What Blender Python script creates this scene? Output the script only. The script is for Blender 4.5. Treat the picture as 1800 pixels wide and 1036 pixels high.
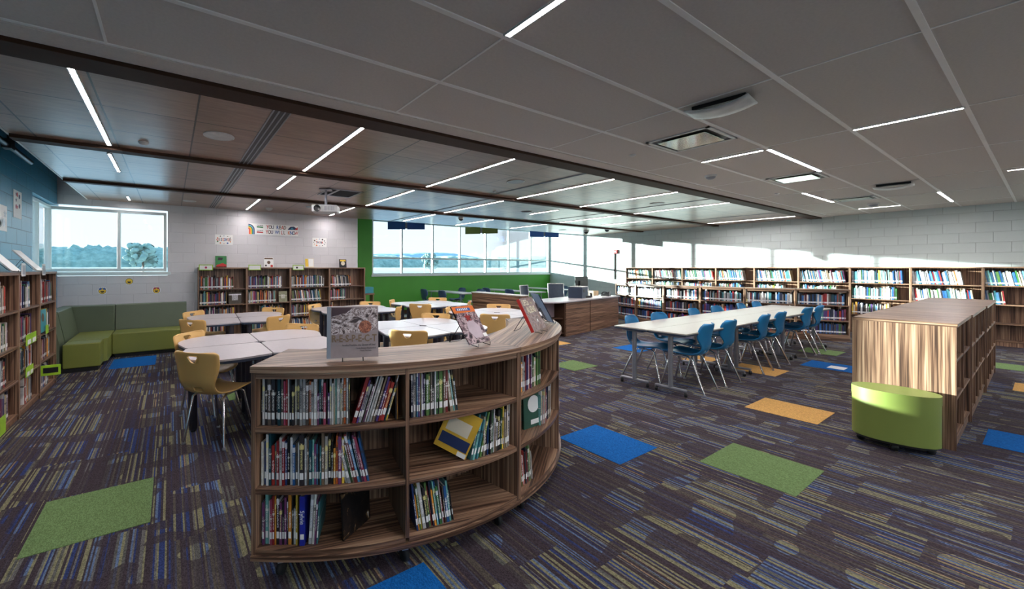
import bpy, bmesh, math, random
from mathutils import Vector, Matrix
PI = math.pi
sc = bpy.context.scene
for o in list(bpy.data.objects): bpy.data.objects.remove(o)
C = sc.collection
# ------------------------------------------------------------------ camera, world, sun, exposure
CAMZ = 1.48
cam = bpy.data.cameras.new('camera'); camo = bpy.data.objects.new('camera', cam); C.objects.link(camo)
camo.location = (0, 0, CAMZ); camo.rotation_euler = (PI/2, 0, -math.atan2(.53933, .84212))
cam.sensor_width = 36; cam.lens = 36*702.6/1800; cam.shift_x = 150/1800; cam.shift_y = -46/1800
cam.clip_start = .02; cam.clip_end = 3000
sc.camera = camo
sc.view_settings.view_transform = 'Standard'; sc.view_settings.look = 'None'
sc.view_settings.exposure = 0.88; sc.view_settings.gamma = 1; sc.view_settings.use_curve_mapping = False
W = bpy.data.worlds.new('sky'); sc.world = W; W.use_nodes = True
nt = W.node_tree; nt.nodes.clear()
wo = nt.nodes.new('ShaderNodeOutputWorld'); bg = nt.nodes.new('ShaderNodeBackground')
tc = nt.nodes.new('ShaderNodeTexCoord'); sx = nt.nodes.new('ShaderNodeSeparateXYZ'); cr = nt.nodes.new('ShaderNodeValToRGB')
nt.links.new(tc.outputs['Generated'], sx.inputs[0]); nt.links.new(sx.outputs[2], cr.inputs[0])
nt.links.new(cr.outputs[0], bg.inputs[0]); nt.links.new(bg.outputs[0], wo.inputs[0])
e = cr.color_ramp.elements
e[0].position = 0.0; e[0].color = (.56, .58, .60, 1); e[1].position = .75; e[1].color = (.30, .60, 1.0, 1)
x_ = e.new(.12); x_.color = (.53, .59, .66, 1); x_ = e.new(.3); x_.color = (.54, .86, 1.0, 1)
bg.inputs[1].default_value = 1.15
SUND = Vector((.632, -1, -.132)).normalized()
sl = bpy.data.lights.new('sun', 'SUN'); sl.energy = 15.0; sl.angle = math.radians(.6); sl.color = (.93, 1, .93)
so = bpy.data.objects.new('sun', sl); C.objects.link(so); so.rotation_euler = SUND.to_track_quat('-Z', 'Y').to_euler(); so.location = (0, 20, 12)
STRIP = 85.0      # emission of the ceiling light lines

# ------------------------------------------------------------------ room dimensions
X3, X2, Y1, YB, CZ = -1.7, 13.6, 9.535, 11.5, 2.75     # blue wall, block wall, white wall, green wall, ceiling
YR = -5.0                                               # wall behind the camera
random.seed(7)

# ------------------------------------------------------------------ mesh helpers
class MB:
    def __init__(s): s.v = []; s.f = []; s.m = []; s.sm = []
    def add(s, vs, fs, mi=0, smooth=False, M=None):
        n = len(s.v)
        for p in vs: s.v.append(tuple(M @ Vector(p)) if M else tuple(p))
        for f in fs: s.f.append(tuple(n+i for i in f)); s.m.append(mi); s.sm.append(smooth)
        return s
    def box(s, x0, x1, y0, y1, z0, z1, mi=0, M=None):
        return s.add([(x0,y0,z0),(x1,y0,z0),(x1,y1,z0),(x0,y1,z0),(x0,y0,z1),(x1,y0,z1),(x1,y1,z1),(x0,y1,z1)],
                     [(3,2,1,0),(4,5,6,7),(0,1,5,4),(1,2,6,5),(2,3,7,6),(3,0,4,7)], mi, False, M)
    def prism(s, poly, z0, z1, mi=0, M=None, smooth=False):
        n = len(poly)
        a = sum(poly[i][0]*poly[(i+1)%n][1]-poly[(i+1)%n][0]*poly[i][1] for i in range(n))
        if a < 0: poly = poly[::-1]
        s.add([(x,y,z0) for x,y in poly]+[(x,y,z1) for x,y in poly], [tuple(range(n))[::-1], tuple(range(n,2*n))], mi, False, M)
        return s.add([(x,y,z0) for x,y in poly]+[(x,y,z1) for x,y in poly], [(i,(i+1)%n,(i+1)%n+n,i+n) for i in range(n)], mi, smooth, M)
    def tube(s, pts, r, n=8, mi=0, M=None, closed=False):
        pts = [Vector(p) for p in pts]; vs = []; N = len(pts); up = None
        for i, p in enumerate(pts):
            if closed: d = pts[(i+1)%N]-pts[i-1]
            else: d = pts[min(i+1,N-1)]-pts[max(i-1,0)]
            d.normalize()
            if up is None: up = d.orthogonal().normalized()
            else:
                up = up-d*up.dot(d); up = up.normalized() if up.length > 1e-5 else d.orthogonal().normalized()
            b = d.cross(up); rr = r[i] if isinstance(r, (list,tuple)) else r
            for k in range(n):
                a = 2*PI*k/n; vs.append(p+up*math.cos(a)*rr+b*math.sin(a)*rr)
        fs = [(i*n+k, i*n+(k+1)%n, (i+1)*n+(k+1)%n, (i+1)*n+k) for i in range(N-1) for k in range(n)]
        if closed: fs += [((N-1)*n+k, (N-1)*n+(k+1)%n, (k+1)%n, k) for k in range(n)]
        s.add(vs, fs, mi, True, M)
        if not closed: s.add(vs, [tuple(range(n))[::-1], tuple(range((N-1)*n, N*n))], mi, False, M)
        return s
    def lathe(s, prof, n=24, mi=0, M=None):
        N = len(prof)
        vs = [(r*math.cos(2*PI*k/n), r*math.sin(2*PI*k/n), z) for r, z in prof for k in range(n)]
        return s.add(vs, [(i*n+k, i*n+(k+1)%n, (i+1)*n+(k+1)%n, (i+1)*n+k) for i in range(N-1) for k in range(n)], mi, True, M)
    def grid(s, fn, nu, nv, mi=0, M=None, smooth=True):
        vs = [fn(i/nu, j/nv) for i in range(nu+1) for j in range(nv+1)]
        return s.add(vs, [(i*(nv+1)+j, (i+1)*(nv+1)+j, (i+1)*(nv+1)+j+1, i*(nv+1)+j+1) for i in range(nu) for j in range(nv)], mi, smooth, M)
    def build(s, name, mats, parent=None, bevel=0, seg=2):
        me = bpy.data.meshes.new(name); me.from_pydata(s.v, [], s.f)
        for m in (mats if isinstance(mats, (list,tuple)) else [mats]): me.materials.append(m)
        me.polygons.foreach_set('material_index', s.m); me.polygons.foreach_set('use_smooth', s.sm)
        me.validate(); me.update()
        o = bpy.data.objects.new(name, me); C.objects.link(o)
        if parent: o.parent = parent
        if bevel:
            b = o.modifiers.new('b', 'BEVEL'); b.width = bevel; b.segments = seg; b.limit_method = 'ANGLE'; b.angle_limit = .6
        return o
def tag(o, label, cat, group=None, kind=None):
    o['label'] = label; o['category'] = cat
    if group: o['group'] = group
    if kind: o['kind'] = kind
    return o
def thing(name, label, cat, loc=(0,0,0), rz=0, group=None):
    o = bpy.data.objects.new(name, None); C.objects.link(o); o.location = loc; o.rotation_euler = (0,0,rz); o.empty_display_size = .1
    return tag(o, label, cat, group)
def struct(o): o['kind'] = 'structure'; return o
def dup(r, loc, rz, label, group=None):
    n = r.copy(); C.objects.link(n); n.location = loc; n.rotation_euler = (0,0,rz); n['label'] = label
    if group: n['group'] = group
    for ch in r.children:
        c = ch.copy(); C.objects.link(c); c.parent = n
        for g in ch.children:
            d = g.copy(); C.objects.link(d); d.parent = c
    return n
def bake(o):            # apply modifiers once, at build time
    dg = bpy.context.evaluated_depsgraph_get(); me = bpy.data.meshes.new_from_object(o.evaluated_get(dg)); o.modifiers.clear(); o.data = me; return o
def xf(x=0, y=0, z=0, rz=0, rx=0, ry=0): return Matrix.Translation((x,y,z)) @ Matrix.Rotation(rz,4,'Z') @ Matrix.Rotation(ry,4,'Y') @ Matrix.Rotation(rx,4,'X')
def text(s, size, mat, M, name='lettering', parent=None, ext=.0006, bold=.0, sx=1.0):
    cu = bpy.data.curves.new(name, 'FONT'); cu.body = s; cu.size = size; cu.extrude = ext; cu.offset = bold; cu.align_x = 'CENTER'; cu.align_y = 'CENTER'; cu.resolution_u = 2
    t = bpy.data.objects.new(name, cu); C.objects.link(t)
    dg = bpy.context.evaluated_depsgraph_get(); me = bpy.data.meshes.new_from_object(t.evaluated_get(dg))
    bpy.data.objects.remove(t)
    me.transform(M @ Matrix.Diagonal((sx,1,1,1))); me.materials.clear(); me.materials.append(mat)
    o = bpy.data.objects.new(name, me); C.objects.link(o)
    if parent: o.parent = parent
    return o

# ------------------------------------------------------------------ materials
def srgb(r, g, b):
    f = lambda c: c/12.92 if c <= .04045 else ((c+.055)/1.055)**2.4
    return (f(r/255), f(g/255), f(b/255), 1)
class NT:
    def __init__(s, name):
        s.mat = bpy.data.materials.new(name); s.mat.use_nodes = True; s.t = s.mat.node_tree; s.n = s.t.nodes
        s.p = s.n['Principled BSDF']
    def new(s, t, **k):
        n = s.n.new(t)
        for a, b in k.items(): setattr(n, a, b)
        return n
    def link(s, a, b): s.t.links.new(a, b)
    def val(s, inp, v):
        if isinstance(v, bpy.types.NodeSocket): s.link(v, inp)
        else: inp.default_value = v
    def math(s, op, a, b=0.0, c=None):
        n = s.new('ShaderNodeMath', operation=op); s.val(n.inputs[0], a); s.val(n.inputs[1], b)
        if c is not None: s.val(n.inputs[2], c)
        return n.outputs[0]
    def mix(s, f, a, b, mode='MIX'):
        n = s.new('ShaderNodeMix', data_type='RGBA', blend_type=mode); s.val(n.inputs[0], f); s.val(n.inputs[6], a); s.val(n.inputs[7], b); return n.outputs[2]
    def coord(s, kind='Object', scale=(1,1,1), rot=(0,0,0)):
        if kind == 'World': o = s.new('ShaderNodeNewGeometry').outputs['Position']
        else: o = s.new('ShaderNodeTexCoord').outputs[kind]
        m = s.new('ShaderNodeMapping'); m.inputs['Scale'].default_value = scale; m.inputs['Rotation'].default_value = rot; s.link(o, m.inputs[0]); return m.outputs[0]
    def noise(s, vec, scale, detail=3, rough=.5, dist=0):
        n = s.new('ShaderNodeTexNoise'); s.link(vec, n.inputs['Vector']); n.inputs['Scale'].default_value = scale; n.inputs['Detail'].default_value = detail
        n.inputs['Roughness'].default_value = rough; n.inputs['Distortion'].default_value = dist; return n.outputs[0]
    def ramp(s, f, stops, interp='LINEAR'):
        n = s.new('ShaderNodeValToRGB'); s.link(f, n.inputs[0]); r = n.color_ramp; r.interpolation = interp
        r.elements[0].position, r.elements[0].color = stops[0]; r.elements[1].position, r.elements[1].color = stops[1]
        for p, c in stops[2:]: r.elements.new(p).color = c
        return n.outputs[0]
    def bump(s, h, strength=.3, dist=.01):
        n = s.new('ShaderNodeBump'); s.link(h, n.inputs['Height']); n.inputs['Strength'].default_value = strength; n.inputs['Distance'].default_value = dist
        s.link(n.outputs[0], s.p.inputs['Normal'])
    def set(s, col=None, rough=.5, metal=0, spec=.5, coat=0):
        if col is not None: s.val(s.p.inputs['Base Color'], col)
        s.val(s.p.inputs['Roughness'], rough); s.p.inputs['Metallic'].default_value = metal
        s.p.inputs['Specular IOR Level'].default_value = spec; s.p.inputs['Coat Weight'].default_value = coat
        return s.mat
def plain(name, c, rough=.5, metal=0, spec=.5, coat=0, var=.06, sc_=12):
    t = NT(name)
    n = t.noise(t.coord(), sc_, 3)
    d = tuple(x*(1-var*2) for x in c[:3])+(1,); l = tuple(min(1,x*(1+var*2)) for x in c[:3])+(1,)
    return t.set(t.ramp(n, [(.3, d), (.7, l)]), rough, metal, spec, coat)
def emis(name, c, st):
    t = NT(name); t.p.inputs['Base Color'].default_value = c; t.p.inputs['Emission Color'].default_value = c; t.p.inputs['Emission Strength'].default_value = st; return t.mat

def mat_carpet():
    t = NT('carpet'); pos = t.coord('World'); s = t.new('ShaderNodeSeparateXYZ'); t.link(pos, s.inputs[0]); X, Y = s.outputs[0], s.outputs[1]
    # carpet planks .25 x 1 laid with random offset
    col = t.math('FLOOR', t.math('DIVIDE', X, .29))
    wn = t.new('ShaderNodeTexWhiteNoise', noise_dimensions='1D'); t.link(col, wn.inputs['W'])
    yo = t.math('ADD', Y, t.math('MULTIPLY', wn.outputs['Value'], .58)); row = t.math('FLOOR', t.math('DIVIDE', yo, .58))
    cv = t.new('ShaderNodeCombineXYZ'); t.link(col, cv.inputs[0]); t.link(row, cv.inputs[1])
    wt = t.new('ShaderNodeTexWhiteNoise', noise_dimensions='3D'); t.link(cv.outputs[0], wt.inputs['Vector'])
    # slanted wavy edges that cut the threads off, different on every plank
    d1 = t.new('ShaderNodeCombineXYZ'); t.val(d1.inputs[0], t.math('ADD', t.math('MULTIPLY', X, 2.3), t.math('MULTIPLY', col, 3.7))); t.val(d1.inputs[1], t.math('ADD', t.math('MULTIPLY', Y, 3.6), t.math('MULTIPLY', row, 5.1)))
    blobs = t.noise(d1.outputs[0], 1.0, 1, .4)
    th = t.math('FLOOR', t.math('DIVIDE', X, .0125))
    def thread(seed, yscale, w=.0085):
        th = t.math('FLOOR', t.math('DIVIDE', X, w))
        c = t.new('ShaderNodeCombineXYZ'); t.link(th, c.inputs[0]); t.val(c.inputs[1], t.math('MULTIPLY', row, 1.31)); c.inputs[2].default_value = seed
        n = t.new('ShaderNodeTexWhiteNoise', noise_dimensions='3D'); t.link(c.outputs[0], n.inputs['Vector']); return n.outputs['Value']
    a = thread(1.0, 1); b = thread(5.0, 1, .013); c3 = thread(9.0, 1, .026)
    dark = srgb(62, 53, 58); navy = srgb(48, 60, 104); olive = srgb(124, 120, 92); grey = srgb(100, 98, 96); lb = srgb(88, 106, 136); tan = srgb(140, 116, 90)
    base = t.ramp(a, [(0, dark), (.26, srgb(66,60,68)), (.42, navy), (.56, olive), (.74, grey), (.86, dark), (.90, lb), (.975, tan)], 'CONSTANT')
    wide = t.ramp(b, [(0, dark), (.28, srgb(54,52,74)), (.42, navy), (.56, olive), (.78, srgb(88,88,84)), (.93, lb)], 'CONSTANT')
    mixed = t.mix(t.math('GREATER_THAN', c3, .55), base, wide)
    m = t.math('GREATER_THAN', t.math('ADD', blobs, t.math('MULTIPLY', wt.outputs['Value'], .16)), .585)
    faint = t.mix(.78, mixed, dark)
    colr = t.mix(m, mixed, faint)
    # loop pile speckle
    sp = t.new('ShaderNodeTexWhiteNoise', noise_dimensions='3D')
    q = t.new('ShaderNodeVectorMath', operation='SNAP'); t.link(pos, q.inputs[0]); q.inputs[1].default_value = (.0042, .0075, 1); t.link(q.outputs[0], sp.inputs['Vector'])
    v = t.math('ADD', t.math('MULTIPLY', sp.outputs['Value'], .75), .62)
    vv = t.new('ShaderNodeCombineColor'); [t.link(v, vv.inputs[i]) for i in range(3)]
    out = t.mix(1.0, colr, vv.outputs[0], 'MULTIPLY')
    t.bump(sp.outputs['Value'], .25, .004)
    return t.set(out, .95, 0, .1)
def mat_tile(name, c):
    t = NT(name); pos = t.coord('World'); q = t.new('ShaderNodeVectorMath', operation='SNAP'); t.link(pos, q.inputs[0]); q.inputs[1].default_value = (.004, .008, 1)
    sp = t.new('ShaderNodeTexWhiteNoise', noise_dimensions='3D'); t.link(q.outputs[0], sp.inputs['Vector'])
    out = t.ramp(sp.outputs['Value'], [(0, tuple(x*.68 for x in c[:3])+(1,)), (1, tuple(x*1.25 for x in c[:3])+(1,))]); t.bump(sp.outputs['Value'], .3, .004)
    return t.set(out, .95, 0, .1)
def mat_block(name, c, ax, rough=.45, b=.55, joint=.8):
    t = NT(name); g = t.new('ShaderNodeNewGeometry'); s = t.new('ShaderNodeSeparateXYZ'); t.link(g.outputs['Position'], s.inputs[0])
    cv = t.new('ShaderNodeCombineXYZ'); t.link(s.outputs[0 if ax == 'x' else 1], cv.inputs[0]); t.link(t.math('ADD', s.outputs[2], .035), cv.inputs[1])
    br = t.new('ShaderNodeTexBrick'); t.link(cv.outputs[0], br.inputs['Vector']); br.inputs['Scale'].default_value = 1; br.inputs['Brick Width'].default_value = .4064; br.inputs['Row Height'].default_value = .2032
    br.inputs['Mortar Size'].default_value = .006; br.inputs['Mortar Smooth'].default_value = .5; br.inputs['Color1'].default_value = c; br.inputs['Color2'].default_value = tuple(x*.95 for x in c[:3])+(1,)
    br.inputs['Mortar'].default_value = tuple(x*joint for x in c[:3])+(1,)
    n = t.noise(t.coord('World'), 90, 4, .7); n2 = t.noise(t.coord('World'), 400, 2, .7)
    h = t.math('ADD', t.math('MULTIPLY', br.outputs['Fac'], -1.0), t.math('ADD', t.math('MULTIPLY', n, .16), t.math('MULTIPLY', n2, .08)))
    t.bump(h, b, .006)
    return t.set(br.outputs['Color'], rough, 0, .4)
def mat_wood(name, axis, light=1.0, rough=.38, attr=False):
    """streaky laminate; grain runs along the given axis of the object"""
    sc3 = {'x': (1.0, 75, 75), 'y': (75, 1.0, 75), 'z': (75, 75, 1.0)}[axis]
    t = NT(name)
    if attr:
        at = t.new('ShaderNodeAttribute', attribute_name='grain').outputs['Vector']
        def mp(k_): m_ = t.new('ShaderNodeMapping'); m_.inputs['Scale'].default_value = k_; t.link(at, m_.inputs[0]); return m_.outputs[0]
        t.coord = lambda kind, k_=(1,1,1): mp(k_)
    v = t.coord('Object', sc3); n = t.noise(v, 1.0, 3, .55, .35)
    sc4 = tuple(k*.28 for k in sc3); n2 = t.noise(t.coord('Object', sc4), 1.0, 2, .5, .7)
    n3 = t.noise(t.coord('Object', tuple(k_*2.6 for k_ in sc3)), 1.0, 2, .5, .2)
    f = t.math('ADD', t.math('ADD', t.math('MULTIPLY', n, .52), t.math('MULTIPLY', n2, .25)), t.math('MULTIPLY', n3, .23))
    k = light
    col = t.ramp(f, [(.40, srgb(56*k, 38*k, 29*k)), (.61, srgb(176*k, 146*k, 120*k)), (.45, srgb(86*k, 61*k, 47*k)), (.49, srgb(120*k, 90*k, 71*k)), (.55, srgb(146*k, 115*k, 92*k))])
    return t.set(col, rough, 0, .5)
def mat_ceilwood():
    t = NT('ceiling_wood'); g = t.new('ShaderNodeNewGeometry'); s = t.new('ShaderNodeSeparateXYZ'); t.link(g.outputs['Position'], s.inputs[0])
    def line(o, v0, p, w):
        fr = t.math('FRACT', t.math('ADD', t.math('DIVIDE', t.math('SUBTRACT', o, v0), p), 20.5)); return t.math('LESS_THAN', t.math('ABSOLUTE', t.math('SUBTRACT', fr, .5)), w/p/2)
    j = t.math('MAXIMUM', line(s.outputs[0], 1.45, .635, .013), line(s.outputs[1], 3.33, .654, .013))
    n = t.noise(t.coord('World', (1.5, 14, 1)), 1.6, 4, .6, .8)
    pn = t.new('ShaderNodeTexWhiteNoise', noise_dimensions='2D'); cv = t.new('ShaderNodeCombineXYZ')
    t.link(t.math('FLOOR', t.math('DIVIDE', t.math('SUBTRACT', s.outputs[0], 1.45), .635)), cv.inputs[0]); t.link(t.math('FLOOR', t.math('DIVIDE', t.math('SUBTRACT', s.outputs[1], 3.33), .654)), cv.inputs[1]); t.link(cv.outputs[0], pn.inputs['Vector'])
    f = t.math('ADD', t.math('MULTIPLY', n, .8), t.math('MULTIPLY', pn.outputs['Value'], .2))
    c = t.ramp(f, [(.3, srgb(128, 100, 84)), (.7, srgb(168, 138, 118))])
    col = t.mix(j, c, srgb(28, 22, 20)); t.bump(t.math('MULTIPLY', j, -1.0), .6, .004)
    return t.set(col, .29, 0, .7)
def mat_glass():
    t = NT('window_glass'); t.n.remove(t.p); o = t.n['Material Output']
    tr = t.new('ShaderNodeBsdfTransparent'); gl = t.new('ShaderNodeBsdfGlossy'); gl.inputs['Roughness'].default_value = .02; tr.inputs[0].default_value = (.93, .97, .98, 1)
    fr = t.new('ShaderNodeFresnel'); fr.inputs[0].default_value = 1.45; m = t.new('ShaderNodeMixShader'); t.link(t.math('MULTIPLY', fr.outputs[0], .6), m.inputs[0]); t.link(tr.outputs[0], m.inputs[1]); t.link(gl.outputs[0], m.inputs[2]); t.link(m.outputs[0], o.inputs[0])
    return t.mat
def mat_objcol(name, rough=.45, attr=False):
    t = NT(name)
    c = t.new('ShaderNodeAttribute', attribute_name='col').outputs['Color'] if attr else t.new('ShaderNodeObjectInfo').outputs['Color']
    n = t.noise(t.coord('Object' if not attr else 'World', (60, 3, 14)), 1.0, 3, .6)
    if not attr:      # printed title marks down the spine
        g = t.new('ShaderNodeSeparateXYZ'); t.link(t.new('ShaderNodeTexCoord').outputs['Generated'], g.inputs[0]); oi = t.new('ShaderNodeObjectInfo').outputs['Random']
        m1 = t.math('LESS_THAN', t.math('ABSOLUTE', t.math('SUBTRACT', g.outputs[0], .5)), .24)
        m2 = t.math('MULTIPLY', t.math('GREATER_THAN', g.outputs[2], .32), t.math('LESS_THAN', g.outputs[2], t.math('ADD', .62, t.math('MULTIPLY', oi, .33))))
        tx = t.math('GREATER_THAN', t.noise(t.coord('Object', (420, 1, 190)), 1.0, 1, .5), .50)
        ink = t.ramp(oi, [(0, (.85,.83,.78,1)), (.45, (.03,.03,.04,1)), (.6, (.85,.75,.3,1)), (.75, (.8,.8,.85,1))], 'CONSTANT')
        band = t.math('LESS_THAN', t.math('ABSOLUTE', t.math('SUBTRACT', g.outputs[2], t.math('ADD', .5, t.math('MULTIPLY', oi, .4)))), t.math('MULTIPLY', oi, .07))
        c = t.mix(t.math('MULTIPLY', band, .75), c, ink); c = t.mix(t.math('MULTIPLY', t.math('MULTIPLY', m1, m2), tx), c, ink)
    f = t.ramp(n, [(.3, (.72,.72,.72,1)), (.62, (1.12,1.12,1.12,1))])
    return t.set(t.mix(1.0, c, f, 'MULTIPLY'), rough)
def mat_cover(name, stops, scale, seedv=(0,0,0), rough=.3, interp='CONSTANT', dist=2.0):
    t = NT(name); m = t.new('ShaderNodeMapping'); m.inputs['Location'].default_value = seedv; t.link(t.new('ShaderNodeTexCoord').outputs['Object'], m.inputs[0])
    return t.set(t.ramp(t.noise(m.outputs[0], scale, 4, .6, dist), stops, interp), rough)
M = {}
M['carpet'] = mat_carpet()
M['t_green'] = mat_tile('green_carpet', srgb(106, 130, 84)); M['t_blue'] = mat_tile('blue_carpet', srgb(22, 96, 168)); M['t_gold'] = mat_tile('gold_carpet', srgb(205, 160, 96))
M['block_white_x'] = mat_block('white_block_x', srgb(215, 213, 216), 'x', .5, .6, .9); M['block_white_y'] = mat_block('white_block_daylight_tint', srgb(206, 216, 214), 'y', .5, .8, .84)  # the y wall's white has the teal tint of daylight in its colour
M['block_blue'] = mat_block('blue_block', srgb(62, 140, 172), 'y', .3, 1.0, .45)
M['green'] = plain('green_wall_paint', srgb(72, 150, 50), .55, var=.02, sc_=2); M['white'] = plain('white_paint', srgb(215, 213, 210), .6, var=.02)
M['w_x'] = mat_wood('laminate_x', 'x'); M['w_y'] = mat_wood('laminate_y', 'y'); M['w_z'] = mat_wood('laminate_z', 'z'); M['w_arc'] = mat_wood('laminate_curved', 'x', attr=True)
M['ceilwood'] = mat_ceilwood()
M['tile_white'] = plain('ceiling_tile', srgb(207, 200, 193), .85, var=.02, sc_=60)
M['tbar'] = plain('ceiling_bar_paint', srgb(240, 238, 234), .5, var=.01)
M['beam'] = plain('brown_beam', srgb(66, 46, 35), .6, 0, .12, var=.04)
M['strip'] = emis('light_line', (1.0, .945, .95, 1), STRIP)
M['alu'] = plain('window_frame_white', srgb(205, 216, 216), .4, .0, var=.01); M['glass'] = mat_glass()
M['black'] = plain('black_plastic', srgb(26, 26, 28), .4); M['dark'] = plain('dark_cavity', srgb(18, 19, 22), .8)
M['chrome'] = plain('chrome', (.72,.72,.74,1), .16, 1, var=.01); M['silver'] = plain('silver_paint', srgb(150, 152, 160), .35, .6, var=.02)
M['yellow'] = plain('mustard_plastic', srgb(226, 182, 112), .38, var=.015, sc_=5); M['blue'] = plain('teal_blue_plastic', srgb(20, 118, 172), .32, var=.015, sc_=5)
M['slate'] = plain('slate_blue_plastic', srgb(66, 86, 118), .4, var=.02)
M['laminate'] = plain('pale_grey_laminate', srgb(186, 180, 184), .28, var=.015, sc_=30); M['edge'] = plain('dark_blue_edge_band', srgb(44, 56, 76), .4)
M['lam2'] = plain('pale_beige_laminate', srgb(188, 184, 174), .3, var=.015, sc_=30)
M['post'] = plain('charcoal_post', srgb(84, 84, 98), .35, .5, var=.02)
M['vinyl_g'] = plain('lime_vinyl', srgb(122, 128, 60), .42, var=.02, sc_=4); M['vinyl_d'] = plain('olive_vinyl', srgb(92, 104, 84), .45, var=.02, sc_=4); M['vinyl_s'] = plain('bright_green_vinyl', srgb(124, 138, 68), .38, var=.02, sc_=4)
M['book'] = mat_objcol('book_cover'); M['bookmany'] = mat_objcol('book_covers', attr=True)
M['paper'] = plain('paper_pages', srgb(206, 198, 182), .8, var=.05, sc_=200); M['label'] = plain('white_label', srgb(232, 232, 230), .6, var=.02)
M['wire'] = plain('black_wire', srgb(30, 30, 32), .35, .6); M['lime'] = plain('lime_plastic', srgb(158, 205, 50), .35); M['wp'] = plain('white_plastic', srgb(206, 206, 204), .4)
M['red'] = plain('red_plastic', srgb(160, 40, 40), .4); M['rubber'] = plain('rubber', srgb(24, 24, 26), .7)
for k, c in dict(k_black=(24,24,30), k_red=(196,48,44), k_blue=(40,92,170), k_green=(48,130,70), k_yellow=(240,200,60), k_white=(240,240,238), k_orange=(230,120,50), k_navy=(30,45,90), k_brown=(96,70,50), k_pink=(170,40,90), k_teal=(60,150,165), k_cream=(226,214,190), k_sky=(120,170,215)).items():
    M[k] = plain('ink_'+k[2:], srgb(*c), .5, var=.01)

# ------------------------------------------------------------------ the setting
struct(MB().box(X3-.2, X2+.2, YR-.2, YB+.2, -.1, 0).build('floor', M['carpet']))
# window openings
WZ0, WZ1 = 1.44, 2.60                    # corner windows
GZ0, GZ1 = 1.27, 3.03                    # long window band over the green wall
# blue wall: y up to the corner window
w = MB(); w.box(X3-.2, X3, YR, 8.02, 0, 3.3); w.box(X3-.2, X3, 8.02, Y1, 0, WZ0); w.box(X3-.2, X3, 8.02, Y1+.1, WZ1, 3.3)
struct(w.build('wall_left', M['block_blue']))
w = MB(); w.box(X3-.2, 4.0, Y1, Y1+.2, 0, WZ0-.1); w.box(-.05, 4.0, Y1, Y1+.2, WZ0-.1, 3.3); w.box(X3-.2, -.05, Y1, Y1+.2, WZ1+.03, 3.3)
struct(w.build('wall_back', M['block_white_x']))
w = MB(); w.box(4.0, X2, YB, YB+.2, 0, GZ0-.02); w.box(4.0, 5.33, YB, YB+.2, GZ0-.02, 3.3); w.box(3.85, 4.0, Y1+.2, YB+.2, 0, 3.3); w.box(5.33, X2, YB, YB+.2, GZ1, 3.3)
struct(w.build('wall_alcove', M['green']))
struct(MB().box(X2, X2+.2, YR, YB+.2, 0, 3.3).build('wall_right', M['block_white_y']))
w = MB(); w.box(X3-.2, X2+.2, YR-.2, YR, 0, .9); w.box(X3-.2, X2+.2, YR-.2, YR, 2.5, 3.3)
for x in (-1.9, .6, 4.3, 8.0, 11.7, 13.6): w.box(x, x+.25, YR-.2, YR, .9, 2.5)  # piers between wide openings, added so sky light enters from behind
struct(w.build('wall_rear', M['white']))
struct(MB().box(X3-.2, X2+.2, YR-.2, YB+.2, 3.3, 3.4).build('ceiling_deck', M['dark'])); bpy.data.objects['ceiling_deck'].name = 'ceiling_upper'
struct(MB().box(4.0, X2, Y1, YB, 3.12, 3.16).build('ceiling_alcove', M['tile_white']))
struct(MB().box(X3, X2, YR, 3.05, CZ, CZ+.03).build('ceiling_white', M['tile_white']))
struct(MB().box(-1.28, X2, 3.05, Y1, CZ, CZ+.03).build('ceiling_wood', M['ceilwood']))
# window 1: corner window in the white wall, window 2 in the blue wall, window 3: band over the green wall
def frame_x(name, xs, z0, z1, y, fw=.05, dp=.09, zm=None, wide=None):
    b = MB(); b.box(xs[0], xs[-1], y, y+dp, z0, z0+fw); b.box(xs[0], xs[-1], y, y+dp, z1-fw, z1)
    for i, x in enumerate(xs):
        a, c = (x, x+fw) if i == 0 else ((x-fw, x) if i == len(xs)-1 else (x-fw/2, x+fw/2)); b.box(a, c, y-.003, y+dp, z0, z1)
    if zm: b.box(xs[0], xs[-1], y+.003, y+dp-.003, zm-fw/2, zm+fw/2)
    o = struct(b.build(name, M['alu'], bevel=.004))
    g = MB().box(xs[0]+.01, xs[-1]-.01, y+dp/2-.003, y+dp/2+.003, z0+.01, z1-.01).build('glass_pane', M['glass'], o); return o
frame_x('window_1', [X3-.17, -.83, -.07], WZ0-.02, WZ1-.01, Y1+.02, .055)
frame_x('window_3', [5.33, 6.425, 7.645, 8.83, 10.05, 11.25, 12.47, 13.59], GZ0, GZ1, YB+.03, .055, zm=1.81)
b = MB(); b.box(X3-.17, X3-.08, 8.02, Y1, WZ0-.02, WZ0+.04); b.box(X3-.17, X3-.08, 8.02, Y1, WZ1-.06, WZ1-.01)
for y in (8.02, 8.72, Y1-.02): b.box(X3-.17, X3-.08, y, y+.055, WZ0, WZ1-.03)
w2 = struct(b.build('window_2', M['alu'], bevel=.004)); MB().box(X3-.128, X3-.122, 8.03, Y1, WZ0, WZ1-.03).build('glass_pane', M['glass'], w2)
struct(MB().box(X3-.02, .0, Y1-.03, Y1+.02, WZ0-.09, WZ0-.03).build('trim_1', M['alu'], bevel=.004))     # sills
struct(MB().box(5.3, X2-.01, YB-.04, YB+.03, GZ0-.05, GZ0+.01).build('trim_2', M['alu'], bevel=.004))
struct(MB().box(3.99, 4.012, Y1-.008, Y1+.02, 0, CZ).build('trim_3', M['alu']))
struct(MB().box(4.012, X2-.3, YB-.018, YB, 0, .11).build('baseboard_alcove', M['beam']))
struct(MB().box(-1.28+0, 4.0, Y1-.012, Y1, 0, .1).build('baseboard_back', M['beam']))
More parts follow.
